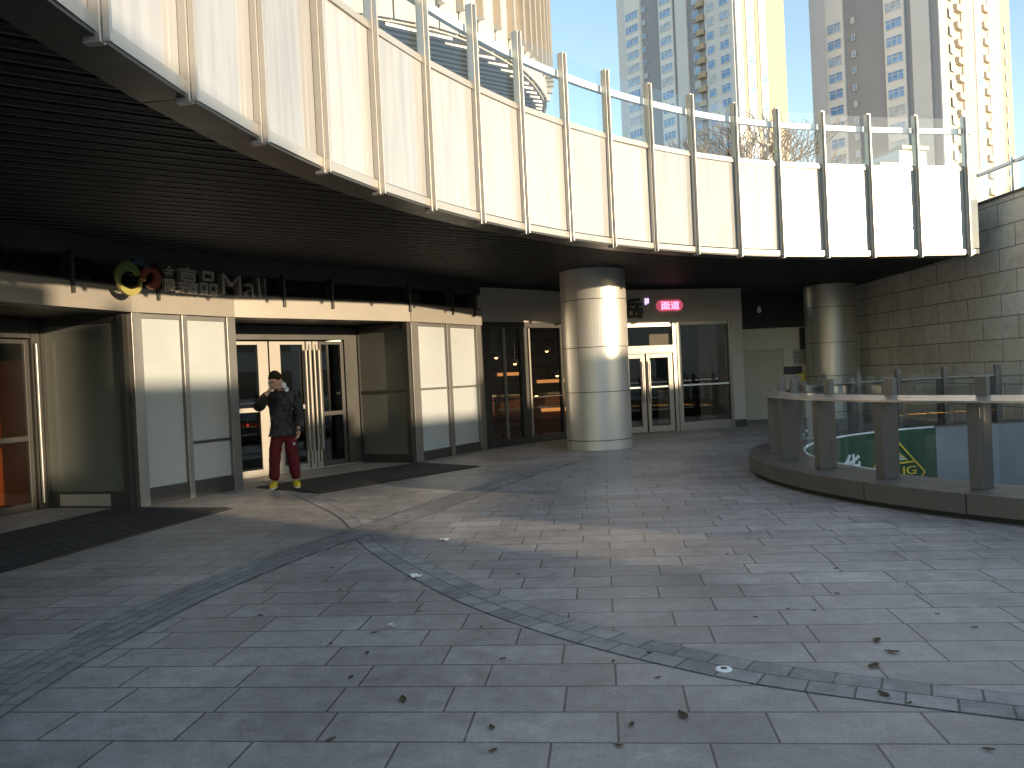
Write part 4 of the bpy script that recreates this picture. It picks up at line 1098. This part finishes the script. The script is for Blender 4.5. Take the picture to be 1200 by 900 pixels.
# face: nose, brow, ears, eyes, mouth on the lowered head; the head looks to the picture's left and down
hm = pose @ Matrix.Translation((-.06, -.05, 1.625)) @ Matrix.Scale(1.1, 4) @ Matrix.Rotation(R(-38), 4, 'Z') @ Matrix.Rotation(R(22), 4, 'X')   # local -y is where the face looks
def blob(mb, M4, c, rad, n=14):
    prof = []
    i = len(mb.v); rows = 9
    for a in range(rows + 1):
        ph = math.pi * a / rows
        for k in range(n):
            t_ = 2 * math.pi * k / n
            mb.v.append(tuple(M4 @ Vector((c[0] + rad[0] * math.sin(ph) * math.cos(t_), c[1] + rad[1] * math.sin(ph) * math.sin(t_), c[2] + rad[2] * math.cos(ph)))))
    for a in range(rows):
        for k in range(n):
            k2 = (k + 1) % n; mb.f.append([i + a * n + k, i + (a + 1) * n + k, i + (a + 1) * n + k2, i + a * n + k2]); mb.uv.append([(0, 0)] * 4); mb.mi.append(mb.cur)
blob(body, hm, (0, -.012, .01), (.074, .092, .112)); blob(body, hm, (0, -.05, -.065), (.05, .05, .045)); blob(body, hm, (0, -.108, -.012), (.014, .02, .026)); blob(body, hm, (0, -.088, .032), (.05, .022, .014))
for sx in (-1, 1):
    blob(body, hm, (sx * .077, .005, -.01), (.010, .022, .034)); 
blob(body, hm, (0, -.098, -.055), (.026, .012, .010))
body.build('body', M['skin'], man, smooth=True)
mb = MB()
for sx in (-1, 1):
    blob(mb, hm, (sx * .032, -.092, .012), (.014, .012, .008), 10)
mb.build('eye', M['ink'], man, smooth=True)
# hair: a cap with a fringe and a slightly ragged lower edge
mb = MB(); rnd = random.Random(4); i = 0; n = 28; rows = 8
for a in range(rows + 1):
    for k in range(n):
        t_ = 2 * math.pi * k / n; back = (math.sin(t_) + 1) / 2
        ph = (math.pi * .40 + back * .85 + .05 + rnd.uniform(-.16, .16) * (a == rows)) * a / rows
        jit = 1 + rnd.uniform(-.03, .035)
        rx, ry, rz = .083 * jit, .104 * jit, .116 * jit
        mb.v.append(tuple(hm @ Vector((rx * math.sin(ph) * math.cos(t_), -.004 + ry * math.sin(ph) * math.sin(t_), .022 + rz * math.cos(ph)))))
for a in range(rows):
    for k in range(n):
        k2 = (k + 1) % n; mb.f.append([a * n + k, (a + 1) * n + k, (a + 1) * n + k2, a * n + k2]); mb.uv.append([(0, 0)] * 4); mb.mi.append(0)
hair = mb.build('hair', M['hair'], man, smooth=True)
sol = hair.modifiers.new('thick', 'SOLIDIFY'); sol.thickness = .012; sol.offset = -1
# jacket: boxy quilted body with sleeves
JJ = [((0, 0, .79), (.175, .14)), ((0, .005, .97), (.205, .16)), ((-.005, .01, 1.17), (.215, .165)), ((-.01, .015, 1.33), (.205, .15)), ((-.015, .015, 1.45), (.13, .115)), ((-.02, .005, 1.50), (.085, .088)),
      ((-.20, .01, 1.40), .10), ((-.355, -.03, 1.20), .088), ((-.29, -.10, 1.30), .075), ((-.20, -.172, 1.425), .055),
      ((.19, .02, 1.40), .10), ((.245, .05, 1.17), .09), ((.248, .015, 1.03), .08), ((.238, -.02, .885), .062)]
JB = [(0, 1), (1, 2), (2, 3), (3, 4), (4, 5), (3, 6), (6, 7), (7, 8), (8, 9), (3, 10), (10, 11), (11, 12), (12, 13)]
mb = MB(); mb.mesh(skin_mesh(JJ, JB, 3, 1), ID); jk = mb.build('jacket', M['jacket'], man, smooth=True)
tx = bpy.data.textures.new('folds', 'CLOUDS'); tx.noise_scale = .11
dm = jk.modifiers.new('folds', 'DISPLACE'); dm.texture = tx; dm.strength = .035; dm.mid_level = .5; dm.texture_coords = 'LOCAL'
mb = MB(); mb.mesh(skin_mesh([((.0, .06, 1.46), (.11, .055)), ((.03, .08, 1.54), (.105, .05)), ((.05, .06, 1.60), (.075, .035)), ((-.10, .03, 1.475), (.035, .04)), ((.10, .01, 1.49), (.028, .036)), ((.07, -.09, 1.46), (.03, .035))],
                            [(0, 1), (1, 2), (0, 3), (0, 4), (4, 5)], 2), ID); mb.build('hood', M['hood'], man, smooth=True)
TT = [((0, .0, .97), (.15, .12)), ((0, .0, .85), (.155, .13)), ((-.095, 0, .74), .115), ((-.135, -.015, .48), .094), ((-.152, .02, .24), .09), ((-.155, .02, .10), .082),
      ((.095, 0, .74), .112), ((.13, -.015, .48), .094), ((.152, .02, .24), .09), ((.16, .02, .10), .082)]
mb = MB(); mb.mesh(skin_mesh(TT, [(0, 1), (1, 2), (2, 3), (3, 4), (4, 5), (1, 6), (6, 7), (7, 8), (8, 9)], 3, 1), ID); tr = mb.build('trousers', M['trousers'], man, smooth=True)
dm = tr.modifiers.new('folds', 'DISPLACE'); dm.texture = tx; dm.strength = .03; dm.mid_level = .5; dm.texture_coords = 'LOCAL'
mb = MB()
c0 = Vector((.165, -.10, .66))
for k in range(3):
    a = pose @ (c0 + Vector((-.02, -.02, .015 - k * .016))); b = pose @ (c0 + Vector((.006 + .008 * (k % 2), -.012, .02 - k * .016))); mb.tube(a, b, .005, .003, 5)
mb.build('trouser_mark', M['white'], man)
for sx in (-1, 1):
    mb = MB(); mb.mesh(skin_mesh([((sx * .155, .06, .06), (.056, .05)), ((sx * .165, -.04, .065), (.056, .05)), ((sx * .18, -.15, .05), (.056, .042)), ((sx * .188, -.21, .042), (.04, .03))], [(0, 1), (1, 2), (2, 3)], 2), ID)
    sh = mb.build('shoe', M['shoe'], man, smooth=True)
    mb = MB(); mb.mesh(skin_mesh([((sx * .155, .08, .014), (.052, .013)), ((sx * .17, -.08, .014), (.056, .013)), ((sx * .19, -.23, .014), (.042, .012))], [(0, 1), (1, 2)], 2), ID); mb.build('sole', M['sole'], sh, smooth=True)
ph = thing('mobile_phone', tuple(pose @ Vector((-.125, -.165, 1.555))), 'small white phone held in the hand at the man\'s cheek', 'phone')
mb = MB(); pm = pose @ Matrix.Translation((-.135, -.15, 1.545)) @ Matrix.Rotation(R(-50), 4, 'Z') @ Matrix.Rotation(R(-18), 4, 'Y')
q = [(-.006, -.035, -.07), (.006, -.035, -.07), (.006, .035, -.07), (-.006, .035, -.07), (-.006, -.035, .07), (.006, -.035, .07), (.006, .035, .07), (-.006, .035, .07)]
mb.hexa([pm @ Vector(k) for k in q]); mb.build('case', M['white'], ph, bevel=.004)
q = [(x_ * .2 + .0062, y_ * .9, z_ * .92) for x_, y_, z_ in q]
mb = MB(); mb.hexa([pm @ Vector(k) for k in q]); mb.build('screen', M['ink'], ph)
